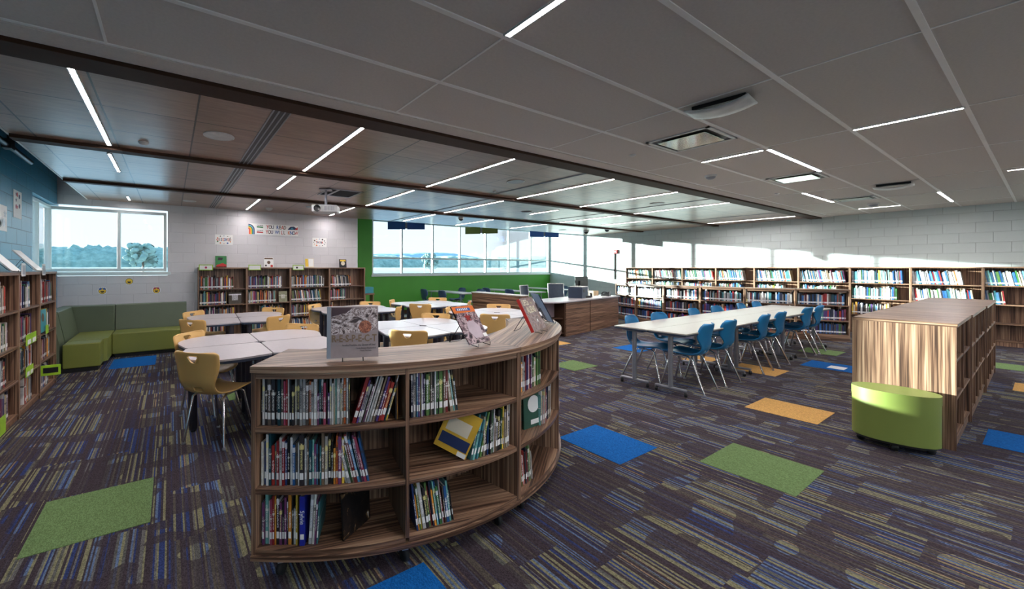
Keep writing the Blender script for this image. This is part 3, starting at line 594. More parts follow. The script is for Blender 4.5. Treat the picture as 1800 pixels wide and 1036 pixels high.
# turn the recorded books into objects: the 300 that show largest one by one, the rest as one mass
def seen_size(b):
    p = b['M'].translation; return b['t']*b['h']/max(.2, (p.x**2+p.y**2+(p.z-1.48)**2))
def in_frame(b):
    p = b['M'].translation; X = p.x*.84212-p.y*.53933; Dp = p.x*.53933+p.y*.84212
    if Dp < .2: return False
    return -20 < 750+702.6*X/Dp < 1820
vis = sorted([b for b in BOOKS if in_frame(b)], key=seen_size, reverse=True)
solo, mass = vis[:300], vis[300:]
used = {}
for b in solo:
    t, d, h = b['t'], b['d'], b['h']; c = tuple(srgb(*b['c'])); r = (math.floor(b['M'].translation.x*997)+math.floor(h*9973)) % 7
    if b.get('face'):
        o = MB().box(0,t,0,.003,0,h).box(0,t,d-.003,d,0,h).box(0,.004,0,d,0,h).build('book', M['book'])
        p = MB().box(.004,t-.004,.003,d-.003,.004,h-.004).build('pages', M['paper'], o)
    else:
        k = min(.0022, t*.22); o = MB().box(0,k,0,d,0,h).box(t-k,t,0,d,0,h).box(k,t-k,0,.0022,0,h).build('book', M['book'])
        MB().box(k,t-k,.0022,d-.004,.003,h-.004).build('pages', M['paper'], o)
        if t > .006: MB().box(t*.06,t*.94,-.0006,0,.03,.062).build('spine_label', M['label'], o)
    o.matrix_world = b['M']; o.color = c
    zi, wh, side = b['w']; nrow = {0:'bottom', 1:'second', 2:'third', 3:'top'}[zi]
    if 'curved' in wh: nrow = ['bottom','middle','top'][zi]
    size = 'tall' if h > .25 else 'short' if h < .2 else ('thick' if t > .018 else 'thin' if t < .009 else 'slim')
    pos = 'facing out on the' if b['k'] == 99 else '%s from the %s,' % (ords[min(b['k'],len(ords))-1], side)
    key = (zi, wh); used.setdefault(key, []).append(b)
    wh2 = wh.replace('shelf of the ', 'shelf, ').replace(' bookcase', ' bookcase').replace('shelf, ', 'shelf, ').replace(' bay of the curved bookcase', ' bay, curved bookcase')
    tag(o, ('%s %s book%s, %s %s %s' % (size, b['n'], '' if not b['L'] else (' leaning'), pos, nrow, wh2)), 'book', 'books on '+wh)
if mass:
    vs = []; fs = []; cols = []
    for b in mass:
        t, d, h = b['t'], b['d'], b['h']; c = srgb(*b['c'])
        def bx(x0,x1,y0,y1,z0,z1,col):
            n = len(vs)
            for p in ((x0,y0,z0),(x1,y0,z0),(x1,y1,z0),(x0,y1,z0),(x0,y0,z1),(x1,y0,z1),(x1,y1,z1),(x0,y1,z1)): vs.append(tuple(b['M'] @ Vector(p)))
            for f in ((3,2,1,0),(4,5,6,7),(0,1,5,4),(1,2,6,5),(2,3,7,6),(3,0,4,7)): fs.append(tuple(n+i for i in f)); cols.append(col)
        if b.get('face'): bx(0,t,0,d,0,h,c); continue
        k = min(.0025, t*.25); bx(0,k,0,d,0,h,c); bx(t-k,t,0,d,0,h,c); bx(k,t-k,0,.003,0,h,c); bx(k,t-k,.003,d-.004,.003,h-.004,srgb(206,198,182))
        bx(t*.03,t*.97,-.0008,0,.032,.062,srgb(226,228,230))
    me = bpy.data.meshes.new('remaining_books'); me.from_pydata(vs, [], fs); at = me.color_attributes.new('col', 'FLOAT_COLOR', 'CORNER')
    buf = []
    for c in cols: buf += list(c)*4
    at.data.foreach_set('color', buf); me.materials.append(M['bookmany'])
    o = bpy.data.objects.new('library_books', me); C.objects.link(o); tag(o, 'rows of many coloured books filling the more distant wall bookcases and low curved bookcases', 'books', kind='stuff')

# ------------------------------------------------------------------ chairs
def interp(path, u):
    n = len(path)-1; f = u*n; i = min(int(f), n-1); w = f-i
    P = [path[max(i-1,0)], path[i], path[i+1], path[min(i+2,n)]]
    return [.5*((2*P[1][k])+(-P[0][k]+P[2][k])*w+(2*P[0][k]-5*P[1][k]+4*P[2][k]-P[3][k])*w*w+(-P[0][k]+3*P[1][k]-3*P[2][k]+P[3][k])*w**3) for k in range(len(path[0]))]
def shell(path, dish, back_from, mat, parent, name='seat_shell', nu=30, nv=14, th=.011):
    def fn(u, v):
        y, z, hw = interp(path, u); q = 2*v-1
        if u < back_from: return (hw*q, y, z+dish*q*q*abs(q))
        k = min(1, (u-back_from)*6); return (hw*q, y+dish*1.9*k*q*q, z+dish*(1-k)*q*q*abs(q))
    o = MB().grid(fn, nu, nv).build(name, mat, parent); s = o.modifiers.new('s', 'SOLIDIFY'); s.thickness = th; s.offset = 0
    return o
def cut(o, poly, axis_y0, axis_y1):      # punch a hole through the back
    c = MB().prism(poly, -1, 1).build('cut', mat=None) if False else None
    b = MB(); n = len(poly); b.add([(x, axis_y0, z) for x, z in poly]+[(x, axis_y1, z) for x, z in poly], [tuple(range(n)), tuple(range(n, 2*n))[::-1]]+[(i, i+n, (i+1)%n+n, (i+1)%n) for i in range(n)])
    me = bpy.data.meshes.new('c'); me.from_pydata(b.v, [], b.f); bm = bmesh.new(); bm.from_mesh(me); bmesh.ops.recalc_face_normals(bm, faces=bm.faces); bm.to_mesh(me); bm.free()
    co = bpy.data.objects.new('c', me); C.objects.link(co)
    m = o.modifiers.new('b', 'BOOLEAN'); m.operation = 'DIFFERENCE'; m.object = co; m.solver = 'EXACT'
    bpy.context.view_layer.update(); bake(o); bpy.data.objects.remove(co)
def chair(name, label, mat, kind, group, s=1.0):
    t = thing(name, label, 'chair', (0,0,0), 0, group)
    if kind == 'y':
        path = [(.205,.415,.13),(.20,.43,.175),(.15,.443,.205),(.05,.44,.212),(-.06,.432,.205),(-.15,.437,.18),(-.20,.465,.165),(-.228,.52,.170),(-.243,.58,.188),(-.256,.64,.203),(-.267,.70,.213),(-.276,.755,.219),(-.281,.785,.217),(-.283,.797,.205),(-.284,.802,.175)]
        o = shell(path, .022, .52, mat, t); cut(o, [(-.05,.762),(-.042,.772),(.042,.772),(.05,.762),(.024,.728),(.010,.720),(-.010,.720),(-.024,.728)], -.5, -.15)
        cut(o, [(-.045,.478),(-.045,.494),(-.038,.50),(.038,.50),(.045,.494),(.045,.478)], -.3, -.16)
        # pale rim round the hand hole
        rim = [(-.052,.764),(-.043,.775),(.043,.775),(.052,.764),(.025,.726),(.010,.717),(-.010,.717),(-.025,.726)]
        MB().tube([(x, -.2785-(.755-z)*(-.19) if 0 else -.272-(z-.72)*.16+1.9*.022*(x/.21)**2-.006, z) for x, z in rim], .0035, 6, closed=True).build('handle_rim', mat, t)
        fr, rr = (.19,.20), (.205,-.17)
    else:
        path = [(.205,.412,.12),(.20,.428,.17),(.14,.445,.20),(.04,.436,.21),(-.06,.43,.20),(-.14,.437,.165),(-.19,.462,.135),(-.215,.51,.130),(-.228,.57,.158),(-.24,.63,.19),(-.252,.69,.205),(-.265,.745,.203),(-.277,.79,.185),(-.285,.815,.15),(-.289,.825,.10)]
        o = shell(path, .03, .52, mat, t); cut(o, [(-.04,.478),(-.045,.49),(-.035,.502),(.035,.502),(.045,.49),(.04,.478)], -.3, -.14)
        fr, rr = (.20,.21), (.20,-.27)
    for s_ in (-1, 1):
        for nm, foot, top, mid in (('leg', rr, (.135,-.06), (.155,-.12)), ('leg', fr, (.135,.08), (.15,.12))):
            b = MB().tube([(s_*.135, .0, .418), (s_*top[0], top[1], .418), (s_*mid[0], mid[1], .398), (s_*foot[0], foot[1], .012)], .0115, 10)
            l = b.build(nm, M['chrome'], t); MB().lathe([(.001,0),(.015,0),(.016,.008),(.012,.02)], 12, M=xf(s_*foot[0], foot[1]*1.0, 0)).build('foot_cap', M['silver'], l)
    b = MB().tube([(-.135,-.03,.418),(.135,-.03,.418)], .011, 8); b.tube([(-.135,.07,.418),(.135,.07,.418)], .011, 8); b.build('seat_frame', M['chrome'], t)
    return t
def put(proto, used, x, y, face, label, group, z=0):
    """face = direction the sitter looks, degrees from +x"""
    rz = math.radians(face-90)
    if not used:
        used.append(1); proto.location = (x, y, z); proto.rotation_euler = (0,0,rz); proto['label'] = label; proto['group'] = group; return proto
    return dup(proto, (x, y, z), rz, label, group)

# ------------------------------------------------------------------ flower tables: four rounded tables meet in a cluster
def flower_table(label, cx, cy, q, rot, group, S=1.0):
    t = thing('study_table', label, 'table', (cx, cy, 0), rot+q*PI/2, group)
    def r(a): return S*(.645+.185*(1-abs(math.cos(2*a))**2.6))
    g = .006; pts = []
    n = 28
    for i in range(n+1):
        a = (PI/2)*i/n; R = r(a); x, y = R*math.cos(a), R*math.sin(a); pts.append((max(x, g), max(y, g)))
    # round the two outer shoulders
    pts[0] = (pts[0][0]-.02, g); pts[-1] = (g, pts[-1][1]-.02)
    outer = pts+[(g, .06), (.06, g)]
    cxm = sum(p[0] for p in outer)/len(outer); cym = sum(p[1] for p in outer)/len(outer)
    MB().prism(outer, .722, .737).build('table_top', M['laminate'], t, bevel=.003)
    inner = [(cxm+(x-cxm)*.992, cym+(y-cym)*.992) for x, y in outer]
    MB().prism(inner, .700, .7215).build('edge_band', M['edge'], t, bevel=.004)
    for a, R in ((.2, .60), (PI/2-.2, .60), (PI/4, .17)):
        x, y = S*R*math.cos(a), S*R*math.sin(a); b = MB().lathe([(.001,.02),(.033,.02),(.033,.70)], 20, M=xf(x, y, 0)); l = b.build('leg', M['post'], t)
        MB().lathe([(.001,0),(.022,0),(.024,.008),(.016,.0205)], 14, M=xf(x, y, 0)).build('foot_glide', M['black'], l)
    return t
cl = [('A', .76, 4.32, 0, 1.0, 'between curved bookcase and green bench'), ('B', .86, 6.66, -4, .97, 'just in front of the white-wall bookcases'),
      ('C', 2.85, 6.88, 0, 1.0, 'behind the displayed face book'), ('D', 2.75, 4.39, 0, 1.0, 'inside the bend of the curved bookcase'),
      ('E', 4.60, 7.06, 0, 1.0, 'closest to the green wall'), ('F', 4.62, 5.02, 0, .98, 'beside the raised desk counter')]
quad = ['far desk-side petal table', 'far bench-side petal table', 'near bench-side petal table', 'near desk-side petal table']
ych = chair('student_chair', 'x', M['yellow'], 'y', 'mustard chairs'); yused = []
side4 = ['far desk side', 'far bench side', 'near bench side', 'near desk side']
skip = {('C', 2), ('D', 3), ('F', 3)}
for nm, x, y, rot, S, wh in cl:
    for q in range(4): flower_table('%s, cluster %s' % (quad[q], wh), x, y, q, math.radians(rot), 'flower tables '+wh, S)
    for q in range(4):
        if (nm, q) in skip: continue
        a = rot+45+90*q+{('A',2):1,('A',3):5,('B',3):-8,('D',2):3}.get((nm,q),0); R = .585
        put(ych, yused, x+R*math.cos(math.radians(a)), y+R*math.sin(math.radians(a)), a+180+random.uniform(-5,5), 'mustard chair, %s, cluster %s' % (side4[q], wh), 'mustard chairs at the flower tables')

# ------------------------------------------------------------------ long table of six, blue chairs
TX0, TL, TY, TW = 4.87, 1.826, 2.205, .435
def rect_table(label, x0, y0):
    t = thing('folding_table', label, 'table', (x0+TL/2, y0+TW/2, 0), 0, 'tables of the long row'); a, c = TL/2-.003, TW/2-.003
    MB().box(-a, a, -c, c, .722, .737).build('table_top', M['lam2'], t, bevel=.003); MB().box(-a+.003, a-.003, -c+.003, c-.003, .702, .7215).build('edge_band', M['edge'], t, bevel=.004)
    for s in (-1, 1):
        X = s*(a-.10); l = MB().lathe([(.026,.07),(.026,.69)], 20, M=xf(X)).build('leg', M['silver'], t)
        MB().box(X-.024, X+.024, -.175, .175, .058, .084).build('foot_bar', M['silver'], l, bevel=.01, seg=3)
        MB().box(X-.05, X+.09*(-s if s > 0 else 1)+.0, -.13, .13, .682, .7015).build('bracket', M['silver'], l, bevel=.004)
        for v in (-1, 1): MB().lathe([(.001,-.016),(.024,-.016),(.028,-.006),(.028,.006),(.024,.016),(.001,.016)], 16, M=xf(X, v*.165, .028, .5, PI/2)).build('caster', M['black'], l)
    return t
for i in range(3):
    for k in range(2): rect_table('beige folding table on casters, %s of the long row, %s side' % (['near end','middle','far end'][i], ['blue chair' if 0 else 'peninsula', 'desk'][k]), TX0+TL*i, TY+TW*k)
bch = chair('blue_chair', 'x', M['blue'], 'b', 'blue chairs'); bused = []; bch.name = 'student_chair'
for i, (x, d) in enumerate(((5.36,3),(6.0,-2),(7.13,2),(7.78,0),(9.03,-3),(9.62,2))):
    put(bch, bused, x, 2.43, 90+d, 'blue chair, peninsula side of the long table, %s from its near end' % ords[i], 'blue chairs at the long table')
for i, (x, d) in enumerate(((5.38,8),(6.05,-4),(7.15,3),(7.95,-2),(9.0,4),(9.7,0))):
    put(bch, bused, x, 2.90, -90+d, 'blue chair, desk side of the long table, %s from its near end' % ords[i], 'blue chairs at the long table')

# ------------------------------------------------------------------ green bench, stool
VG, VD = M['vinyl_g'], M['vinyl_d']
t = thing('corner_bench', 'long green upholstered bench unit with dark olive back under the corner window', 'bench', (-.28, 8.75, 0), 0, 'green bench units')
MB().box(-.535,.535,-.42,.06,.06,.405).build('seat', VG, t, bevel=.018, seg=3); MB().prism([(.08,.02),(.35,.02),(.35,.84),(.16,.84),(.10,.42)], -.535, .535, M=Matrix(((0,0,1,0),(1,0,0,0),(0,1,0,0),(0,0,0,1)))).build('backrest', VD, t, bevel=.018, seg=3)
MB().box(-.5,.5,-.38,.3,0,.055).build('plinth', M['black'], t)
t = thing('corner_bench', 'green corner bench unit with angled seat and dark olive backs', 'bench', (-1.25, 8.4, 0), 0, 'green bench units')
MB().prism([(-.03,-.60),(.385,-.60),(.435,-.54),(.435,-.1),(.425,-.05),(.425,.40),(-.03,.40)], .06, .405).build('seat', VG, t, bevel=.018, seg=3)
MB().prism([(.435,.02),(.435,.84),(.445,.84),(.445,.02)], 0, .001).build('piping', VD, t)
bk = MB().box(-.30,.425,.42,.68,.06,.84); bk.build('backrest', VD, t, bevel=.018, seg=3)
m_ = Matrix(((1,0,0,0),(0,0,1,0),(0,1,0,0),(0,0,0,1)))
MB().prism([(-.06,.06),(-.06,.42),(-.14,.84),(-.30,.84),(-.30,.06)], -.58, .40, M=m_).build('backrest', VD, t, bevel=.015, seg=3)
MB().box(-.28,.38,-.55,.6,0,.055).build('plinth', M['black'], t)
t = thing('corner_bench', 'green bench end unit beside the blue-wall bookcase, its back along the wall', 'bench', (-1.25, 7.6, 0), 0, 'green bench units')
MB().box(-.03,.39,-.14,.185,.06,.405).build('seat', VG, t, bevel=.018, seg=3)
MB().prism([(-.06,.06),(-.06,.42),(-.14,.84),(-.30,.84),(-.30,.06)], -.14, .185, M=m_).build('backrest', VD, t, bevel=.015, seg=3); MB().box(-.28,.36,-.12,.16,0,.055).build('plinth', M['black'], t)
t = thing('stool', 'oval bright green stool on casters in front of the peninsula bookcase', 'stool', (5.06, .70, 0), math.radians(98))
ov = [(.243*abs(math.cos(a))**.92*(1 if math.cos(a) > 0 else -1), .172*abs(math.sin(a))**.92*(1 if math.sin(a) > 0 else -1)) for a in [2*PI*i/56 for i in range(56)]]
MB().prism(ov, .075, .405, smooth=True).build('seat_body', M['vinyl_s'], t, bevel=.004); MB().prism([(x*1.01, y*1.012) for x, y in ov], .4055, .475, smooth=True).build('cushion', M['vinyl_s'], t, bevel=.014, seg=4)
MB().prism([(x*.93, y*.93) for x, y in ov], .055, .0745).build('base', M['black'], t)
for x, y in ((-.19,0),(.19,0),(0,.12),(0,-.12)): MB().lathe([(.001,-.012),(.024,-.012),(.027,-.004),(.027,.004),(.024,.012),(.001,.012)], 14, M=xf(x,y,.027,.6,PI/2)).build('caster', M['black'], t)

# ------------------------------------------------------------------ circulation desk
t = thing('circulation_desk', 'L shaped wood laminate library desk with pale counter and rounded shelf corner', 'desk', (7.2, 5.66, 0), 0)
A = math.atan2(.44, 2.66)*1.0; R_ = Matrix.Rotation(A, 4, 'Z')
for q_ in ((.02,1.12),(1.135,2.70)): MB().box(*q_,0,.05,0,.725).build('front_panel', M['w_x'], t).rotation_euler = (0,0,A)
MB().box(1.115,1.14,-.004,.02,0,.725,M=R_).build('seam_strip', M['beam'], t)
MB().box(2.66,2.70,.05,.72,0,.725,M=R_).build('end_panel', M['w_z'], t)
MB().box(-.06,2.74,-.03,.74,.735,.765,M=R_).build('counter', M['laminate'], t, bevel=.004); MB().box(-.05,2.73,-.022,.73,.7255,.7345,M=R_).build('edge_strip', M['black'], t)
# rounded open shelf corner
def fan(z0, z1, r, nm, m, cx=-.02, cy=.62):
    pts = [(cx, cy)]+[(cx-r*math.sin(a)*1.0, cy-r*.99*math.cos(a)) for a in [PI/2*i/16 for i in range(17)]]
    return MB().prism(pts, z0, z1).build(nm, m, t, bevel=.002)
fan(.735,.765,.66,'corner_counter',M['laminate']); fan(.38,.405,.58,'corner_shelf',M['beam']); fan(.06,.09,.60,'corner_shelf',M['beam'])
cur = MB(); n = 12
cur.prism([(-.02-.34*math.sin(PI/2*i/n), .62-.34*math.cos(PI/2*i/n)) for i in range(n+1)]+[(-.02-.32*math.sin(PI/2*(n-i)/n), .62-.32*math.cos(PI/2*(n-i)/n)) for i in range(n+1)], 0, .735)
cur.build('curved_back', plain('mauve_panel', srgb(150,132,138), .5, var=.02), t); MB().box(-.035,.0,.01,.3,0,.735).build('shelf_side', M['beam'], t)
MB().box(-.74,-.66,.62,2.1,0,.735).build('front_panel', M['w_y'], t); MB().box(-.66,-.02,.62,2.15,.735,.765).build('counter', M['laminate'], t, bevel=.003)
t = thing('transaction_counter', 'raised wood laminate counter with white top on the wing of the library desk', 'desk', (6.38, 6.88, 0), 0)
MB().box(-.12,.085,-.80,.80,.0,.86).build('body', M['w_y'], t); MB().box(-.135,-.1205,-.80,.80,.66,.86).build('upper_panel', M['w_y'], t, bevel=.002)
MB().box(-.145,.105,-.82,.82,.8605,.885).build('top', M['w_y'], t, bevel=.003); MB().box(-.15,.11,-.83,.83,.8855,.905).build('white_top', M['wp'], t, bevel=.003)
# things on the desk
def ondesk(x, y): return (x, y, .765)
t = thing('printer', 'dark blue and grey printer on the library desk', 'printer', ondesk(8.4,6.22), math.radians(15))
MB().box(-.24,.12,-.17,.17,0,.26).build('body', M['edge'], t, bevel=.012, seg=3); MB().box(.1205,.24,-.15,.16,.02,.25).build('front_panel', M['silver'], t, bevel=.006); MB().box(.13,.22,-.156,-.151,.14,.21).build('display', M['wp'], t)
MB().box(-.2,.2,-.15,.15,.261,.28).build('lid', M['wp'], t, bevel=.006); MB().box(-.16,-.06,-.1735,-.1705,.14,.21).build('vent', M['black'], t)
t = thing('monitor', 'black computer monitor seen from behind on the library desk', 'monitor', ondesk(8.95,6.55), math.radians(8))
MB().box(-.3,.3,-.02,.02,.12,.50).build('screen_housing', M['black'], t, bevel=.008); MB().box(-.16,.16,-.05,-.0205,.16,.40).build('rear_cover', M['black'], t, bevel=.015); MB().box(-.03,.03,-.015,.015,.01,.2).build('stand', M['black'], t); MB().box(-.13,.13,-.09,.1,0,.0095).build('stand_base', M['black'], t, bevel=.004)
t = thing('desk_phone', 'black desk phone at the far end of the library desk counter', 'phone', ondesk(9.5,6.22), math.radians(20))
MB().prism([(-.1,0),(.1,0),(.1,.03),(-.1,.12)], -.09, .09, M=Matrix(((0,0,1,0),(1,0,0,0),(0,1,0,0),(0,0,0,1)))).build('body', M['black'], t, bevel=.004); MB().tube([(-.07,-.08,.05),(-.07,-.02,.10),(-.07,.05,.10),(-.07,.09,.05)], [.02,.014,.014,.02], 10).build('handset', M['black'], t)
t = tag(MB().box(-.11,.11,-.08,.08,0,.12).build('cardboard_box', plain('cardboard', srgb(196,170,136), .8)), 'small brown cardboard box on the desk behind the monitor', 'box'); t.location = ondesk(9.45,6.55)
t = tag(MB().box(-.1,.1,-.07,.07,0,.05).build('tape_dispenser', M['black'], bevel=.01), 'low black tape dispenser on the desk by the printer', 'tape dispenser'); t.location = ondesk(8.55,6.12)
t = tag(MB().lathe([(.001,0),(.035,0),(.035,.1),(.03,.1),(.03,.01),(.001,.01)],16).build('pencil_cup', M['black']), 'black pencil cup on the desk below the monitor', 'cup'); t.location = ondesk(8.85,6.2)
t = tag(MB().box(-.15,.15,-.1,.1,0,.012).build('paper_tray', M['wp'], bevel=.003), 'flat white paper tray on the desk beside the phone', 'tray'); t.location = ondesk(9.15,6.1)
def office_chair(lb, x, y, rz):
    t = thing('office_chair', lb, 'office chair', (x, y, 0), rz, 'office chairs behind the desk')
    MB().box(-.25,.25,-.24,.24,.44,.50).build('seat', M['black'], t, bevel=.03, seg=3)
    MB().grid(lambda u,v: (-.23+.46*v, -.25-.05*u+.05*(2*v-1)**2, .56+.48*u), 8, 8).build('backrest_mesh', M['edge'], t); t.children[-1].modifiers.new('s','SOLIDIFY').thickness = .01
    MB().tube([(-.24,-.2,.55),(-.24,-.25,1.05),(.24,-.25,1.05),(.24,-.2,.55)], .014, 8, closed=True).build('backrest_frame', M['wp'], t)
    MB().lathe([(.03,.08),(.03,.44)], 12).build('column', M['black'], t)
    b = MB(); [b.tube([(0,0,.09),(.27*math.cos(a),.27*math.sin(a),.06)], .018, 8) for a in [2*PI*i/5 for i in range(5)]]; b.build('base', M['black'], t)
    for i in range(5):
        a = 2*PI*i/5; MB().lathe([(.001,-.02),(.028,-.02),(.028,.02),(.001,.02)], 12, M=xf(.27*math.cos(a),.27*math.sin(a),.028,a,PI/2)).build('caster', M['black'], t)
    for s in (-1,1): MB().tube([(s*.24,-.15,.45),(s*.29,-.1,.66),(s*.29,.12,.66)], .014, 8).build('armrest', M['black'], t)
office_chair('office chair with dark mesh back behind the raised counter', 7.55, 6.9, math.radians(200)); office_chair('office chair with dark mesh back and white frame behind the printer', 9.0, 7.25, math.radians(160))

# ------------------------------------------------------------------ alcove tables and slate chairs
def plain_table(lb, x0, x1, y0, y1):
    t = thing('computer_table', lb, 'table', ((x0+x1)/2,(y0+y1)/2,0), 0, 'tables along the green wall'); a, c = (x1-x0)/2, (y1-y0)/2
    MB().box(-a,a,-c,c,.715,.74).build('table_top', M['laminate'], t, bevel=.004)
    for s in (-1,1): MB().tube([(-a+.06,s*(c-.15),.0125),(-a+.06,s*(c-.15),.7),(a-.06,s*(c-.15),.7),(a-.06,s*(c-.15),.0125)], .0125, 8).build('leg', M['silver'], t)
plain_table('pale table farther in along the green wall, with slate chairs pulled up', 7.2,7.8,9.3,11.2); plain_table('pale table behind the raised desk counter', 9.4,10.0,8.6,11.1); plain_table('pale table behind the office chairs near the sunlit wall', 11.4,12.0,8.6,11.1)
sch = chair('slate_chair', 'x', M['slate'], 'b', 'slate chairs'); sch.name = 'student_chair'; sused = []
for x, y, f, lb in ((7.0,9.75,0,'slate blue chair at the near side of the first alcove table'), (7.0,10.75,0,'slate blue chair at the first alcove table, deeper in the alcove'), (8.05,9.7,185,'slate blue chair on the far side of the first alcove table'), (8.05,10.7,178,'slate blue chair on the far side of the first alcove table by the wall'),
                    (9.2,9.2,0,'slate blue chair behind the raised counter top'), (9.2,10.3,0,'slate blue chair at the second alcove table by the green wall'), (11.2,9.0,0,'slate blue chair at the alcove table close to the printer'), (12.25,9.9,180,'slate blue chair against the sunlit wall')):
    put(sch, sused, x, y, f, lb, 'slate chairs in the alcove')
t = thing('storage_bin', 'small turquoise plastic bin on a wooden ledge beside the white-wall bookcases', 'bin', (4.28, 9.5, .0)); MB().box(-.12,.12,-.1,.1,.84,1.0).build('basket', M['k_teal'], t, bevel=.01)
MB().box(-.14,.14,-.12,.12,.80,.8395).build('ledge_top', M['w_x'], t); MB().box(-.12,-.1,-.1,.1,0,.80).build('ledge_side', M['w_z'], t); MB().box(.1,.12,-.1,.1,0,.80).build('ledge_side', M['w_z'], t)

# ------------------------------------------------------------------ display books on stands
def flat_pts(kind, cx, cy, r):
    if kind == 'star': return [(cx+(r if i%2 == 0 else r*.45)*math.sin(i*PI/5), cy+(r if i%2 == 0 else r*.45)*math.cos(i*PI/5)) for i in range(10)]
    return [(cx+r*math.cos(2*PI*i/20), cy+r*math.sin(2*PI*i/20)) for i in range(20)]
UP = Matrix(((1,0,0,0),(0,0,-1,0),(0,1,0,0),(0,0,0,1)))      # picture plane x,y -> x,z, facing -y
def decal(polys, mat, parent, name, lift=.0012, M0=UP):
    b = MB()
    for p in polys: b.prism(p, lift-.0006, lift, M=M0)
    return b.build(name, mat, parent)
def display(name, label, w, h, th, cover, loc, rz, tilt, group=None, cat='book'):
    """book standing on its lower edge, face toward -y, leaning back by tilt"""
    t = thing(name, label, cat, loc, rz, group); t.rotation_euler = (-tilt, 0, rz); t.rotation_mode = 'XYZ'
    MB().box(-w/2,w/2,0,.0025,0,h).box(-w/2,w/2,th-.0025,th,0,h).box(-w/2,-w/2+.003,0,th,0,h).build('cover', cover, t)
    MB().box(-w/2+.003,w/2-.004,.0026,th-.0026,.004,h-.004).build('pages', M['paper'], t); return t
def wire_stand(label, loc, rz, tilt, w=.1, h=.16, lip=.035):
    t = thing('book_stand', label, 'book stand', loc, rz, 'wire book stands'); s, c = math.sin(tilt), math.cos(tilt); r = .0022; yb = .03
    up = lambda x, k, off=0: (x, k*s+off*c, .012+k*c-off*s)
    MB().tube([(-w/2,-.03*1,.0025+lip*.5),(-w/2,-.03,.0025),(-w/2,.02,.008), up(-w/2,h*.25,yb), up(-w/2,h,yb), up(w/2,h,yb), up(w/2,h*.25,yb), (w/2,.02,.008),(w/2,-.03,.0025),(w/2,-.03,.0025+lip*.5)], r, 6).build('front_frame', M['wire'], t)
    MB().tube([up(-w/2,h,yb), (-w/2, h*s+.11, .0025), (w/2, h*s+.11, .0025), up(w/2,h,yb)], r, 6).build('rear_leg', M['wire'], t); return t
TT = 1.0205
MI = mat_cover('speckled_cover', [(0, srgb(64,48,48)), (.42, srgb(150,132,130)), (.52, srgb(214,200,200)), (.60, srgb(96,78,78)), (.66, srgb(200,184,182))], 22, (3,1,2), .25)
lc = (.768, 1.885); rzR = math.radians(-21.8)
t = display('display_book', 'square photographic book with the title RESPECT standing at the end of the curved bookcase', .255, .255, .012, plain('mauve_grey_cover', srgb(158,142,142), .22, var=.08, sc_=9), (lc[0], lc[1], TT+.012), rzR, .12)
decal([[(-.105,.115),(-.06,.118),(0,.125),(.05,.12),(.122,.14),(.122,.25),(-.105,.25)]], MI, t, 'cover_picture', .0010); decal([flat_pts('d',.062,.152,.032)], mat_cover('copper_speckle', [(0, srgb(120,60,40)), (.5, srgb(196,120,84)), (.6, srgb(90,40,30))], 60, (0,0,0), .3), t, 'cover_copper_disc', .0022)  # speckled picture and copper disc printed on the cover
decal([[(-.105,.205),(-.03,.225),(.0,.25),(-.105,.25)]], plain('dark_maroon_ink', srgb(70,44,50), .3), t, 'cover_corner', .0020)
text('R-E-S-P-E-C-T', .048, plain('bronze_ink', srgb(122,96,70), .3), xf(.008,-.0018,.094,0,PI/2), 'title_lettering', t, bold=.0012, sx=.80)
for s_, z, sz in (('Aretha Franklin, the Queen of Soul', .062, .0135), ('Carole Boston Weatherford', .046, .010), ('Frank Morrison', .034, .010)): text(s_, sz, M['k_black'], xf(.03 if sz > .011 else .065,-.0018,z,0,PI/2), 'small_lettering', t, sx=.86)
MB().box(-.1275,-.108,-.0012,-.0006,.0,.255).build('binding_strip', M['silver'], t)
wire_stand('black wire stand under the square displayed face book', (lc[0]-.0, lc[1]-.0, TT), rzR, .12, .10, .13)
MC = mat_cover('comic_cover', [(0, srgb(30,26,34)), (.40, srgb(120,96,104)), (.50, srgb(196,176,180)), (.58, srgb(58,48,60)), (.66, srgb(150,70,60))], 14, (5,0,3), .3)
lc = (1.55, 1.828); rzM = math.radians(12); tl = .62
t = display('display_book', 'comic book with orange and blue title bar leaning back on a wire stand', .20, .255, .008, MC, (lc[0], lc[1], TT+.02), rzM, tl)
decal([[(-.1,.205),(.1,.205),(.1,.25),(-.1,.25)]], M['k_orange'], t, 'title_bar', .0012); decal([[(-.07,.222),(.06,.215),(.06,.235),(-.07,.24)]], M['k_blue'], t, 'title_band', .002)
decal([[(-.06+.017*i,.222),(-.05+.017*i,.222),(-.052+.017*i,.236),(-.058+.017*i,.236)] for i in range(6)], M['k_white'], t, 'title_marks', .0026)
decal([flat_pts('star',0,.17,.034)], M['red'], t, 'red_burst', .0018); decal([[(-.02,.03),(.05,.03),(.07,.1),(.03,.15),(-.03,.14),(-.05,.08)]], plain('pale_lilac_ink', srgb(196,180,190), .3), t, 'pale_figure_shape', .0016); decal([[(.06,.03),(.095,.03),(.095,.055),(.06,.055)]], M['k_white'], t, 'barcode_box', .002)
wire_stand('black wire stand under the comic book with orange title bar', (lc[0], lc[1], TT), rzM, tl, .11, .15)
MU = mat_cover('alien_cover', [(0, srgb(104,72,72)), (.45, srgb(140,112,110)), (.55, srgb(92,60,58)), (.62, srgb(160,96,70))], 12, (1,7,3), .35)
lc = (2.235, 1.975); rzU = math.radians(24); tl = .46
t = display('display_book', 'book titled UFOs and ALIENS with red edge leaning on a wire stand', .27, .25, .02, MU, (lc[0], lc[1], TT+.02), rzU, tl)
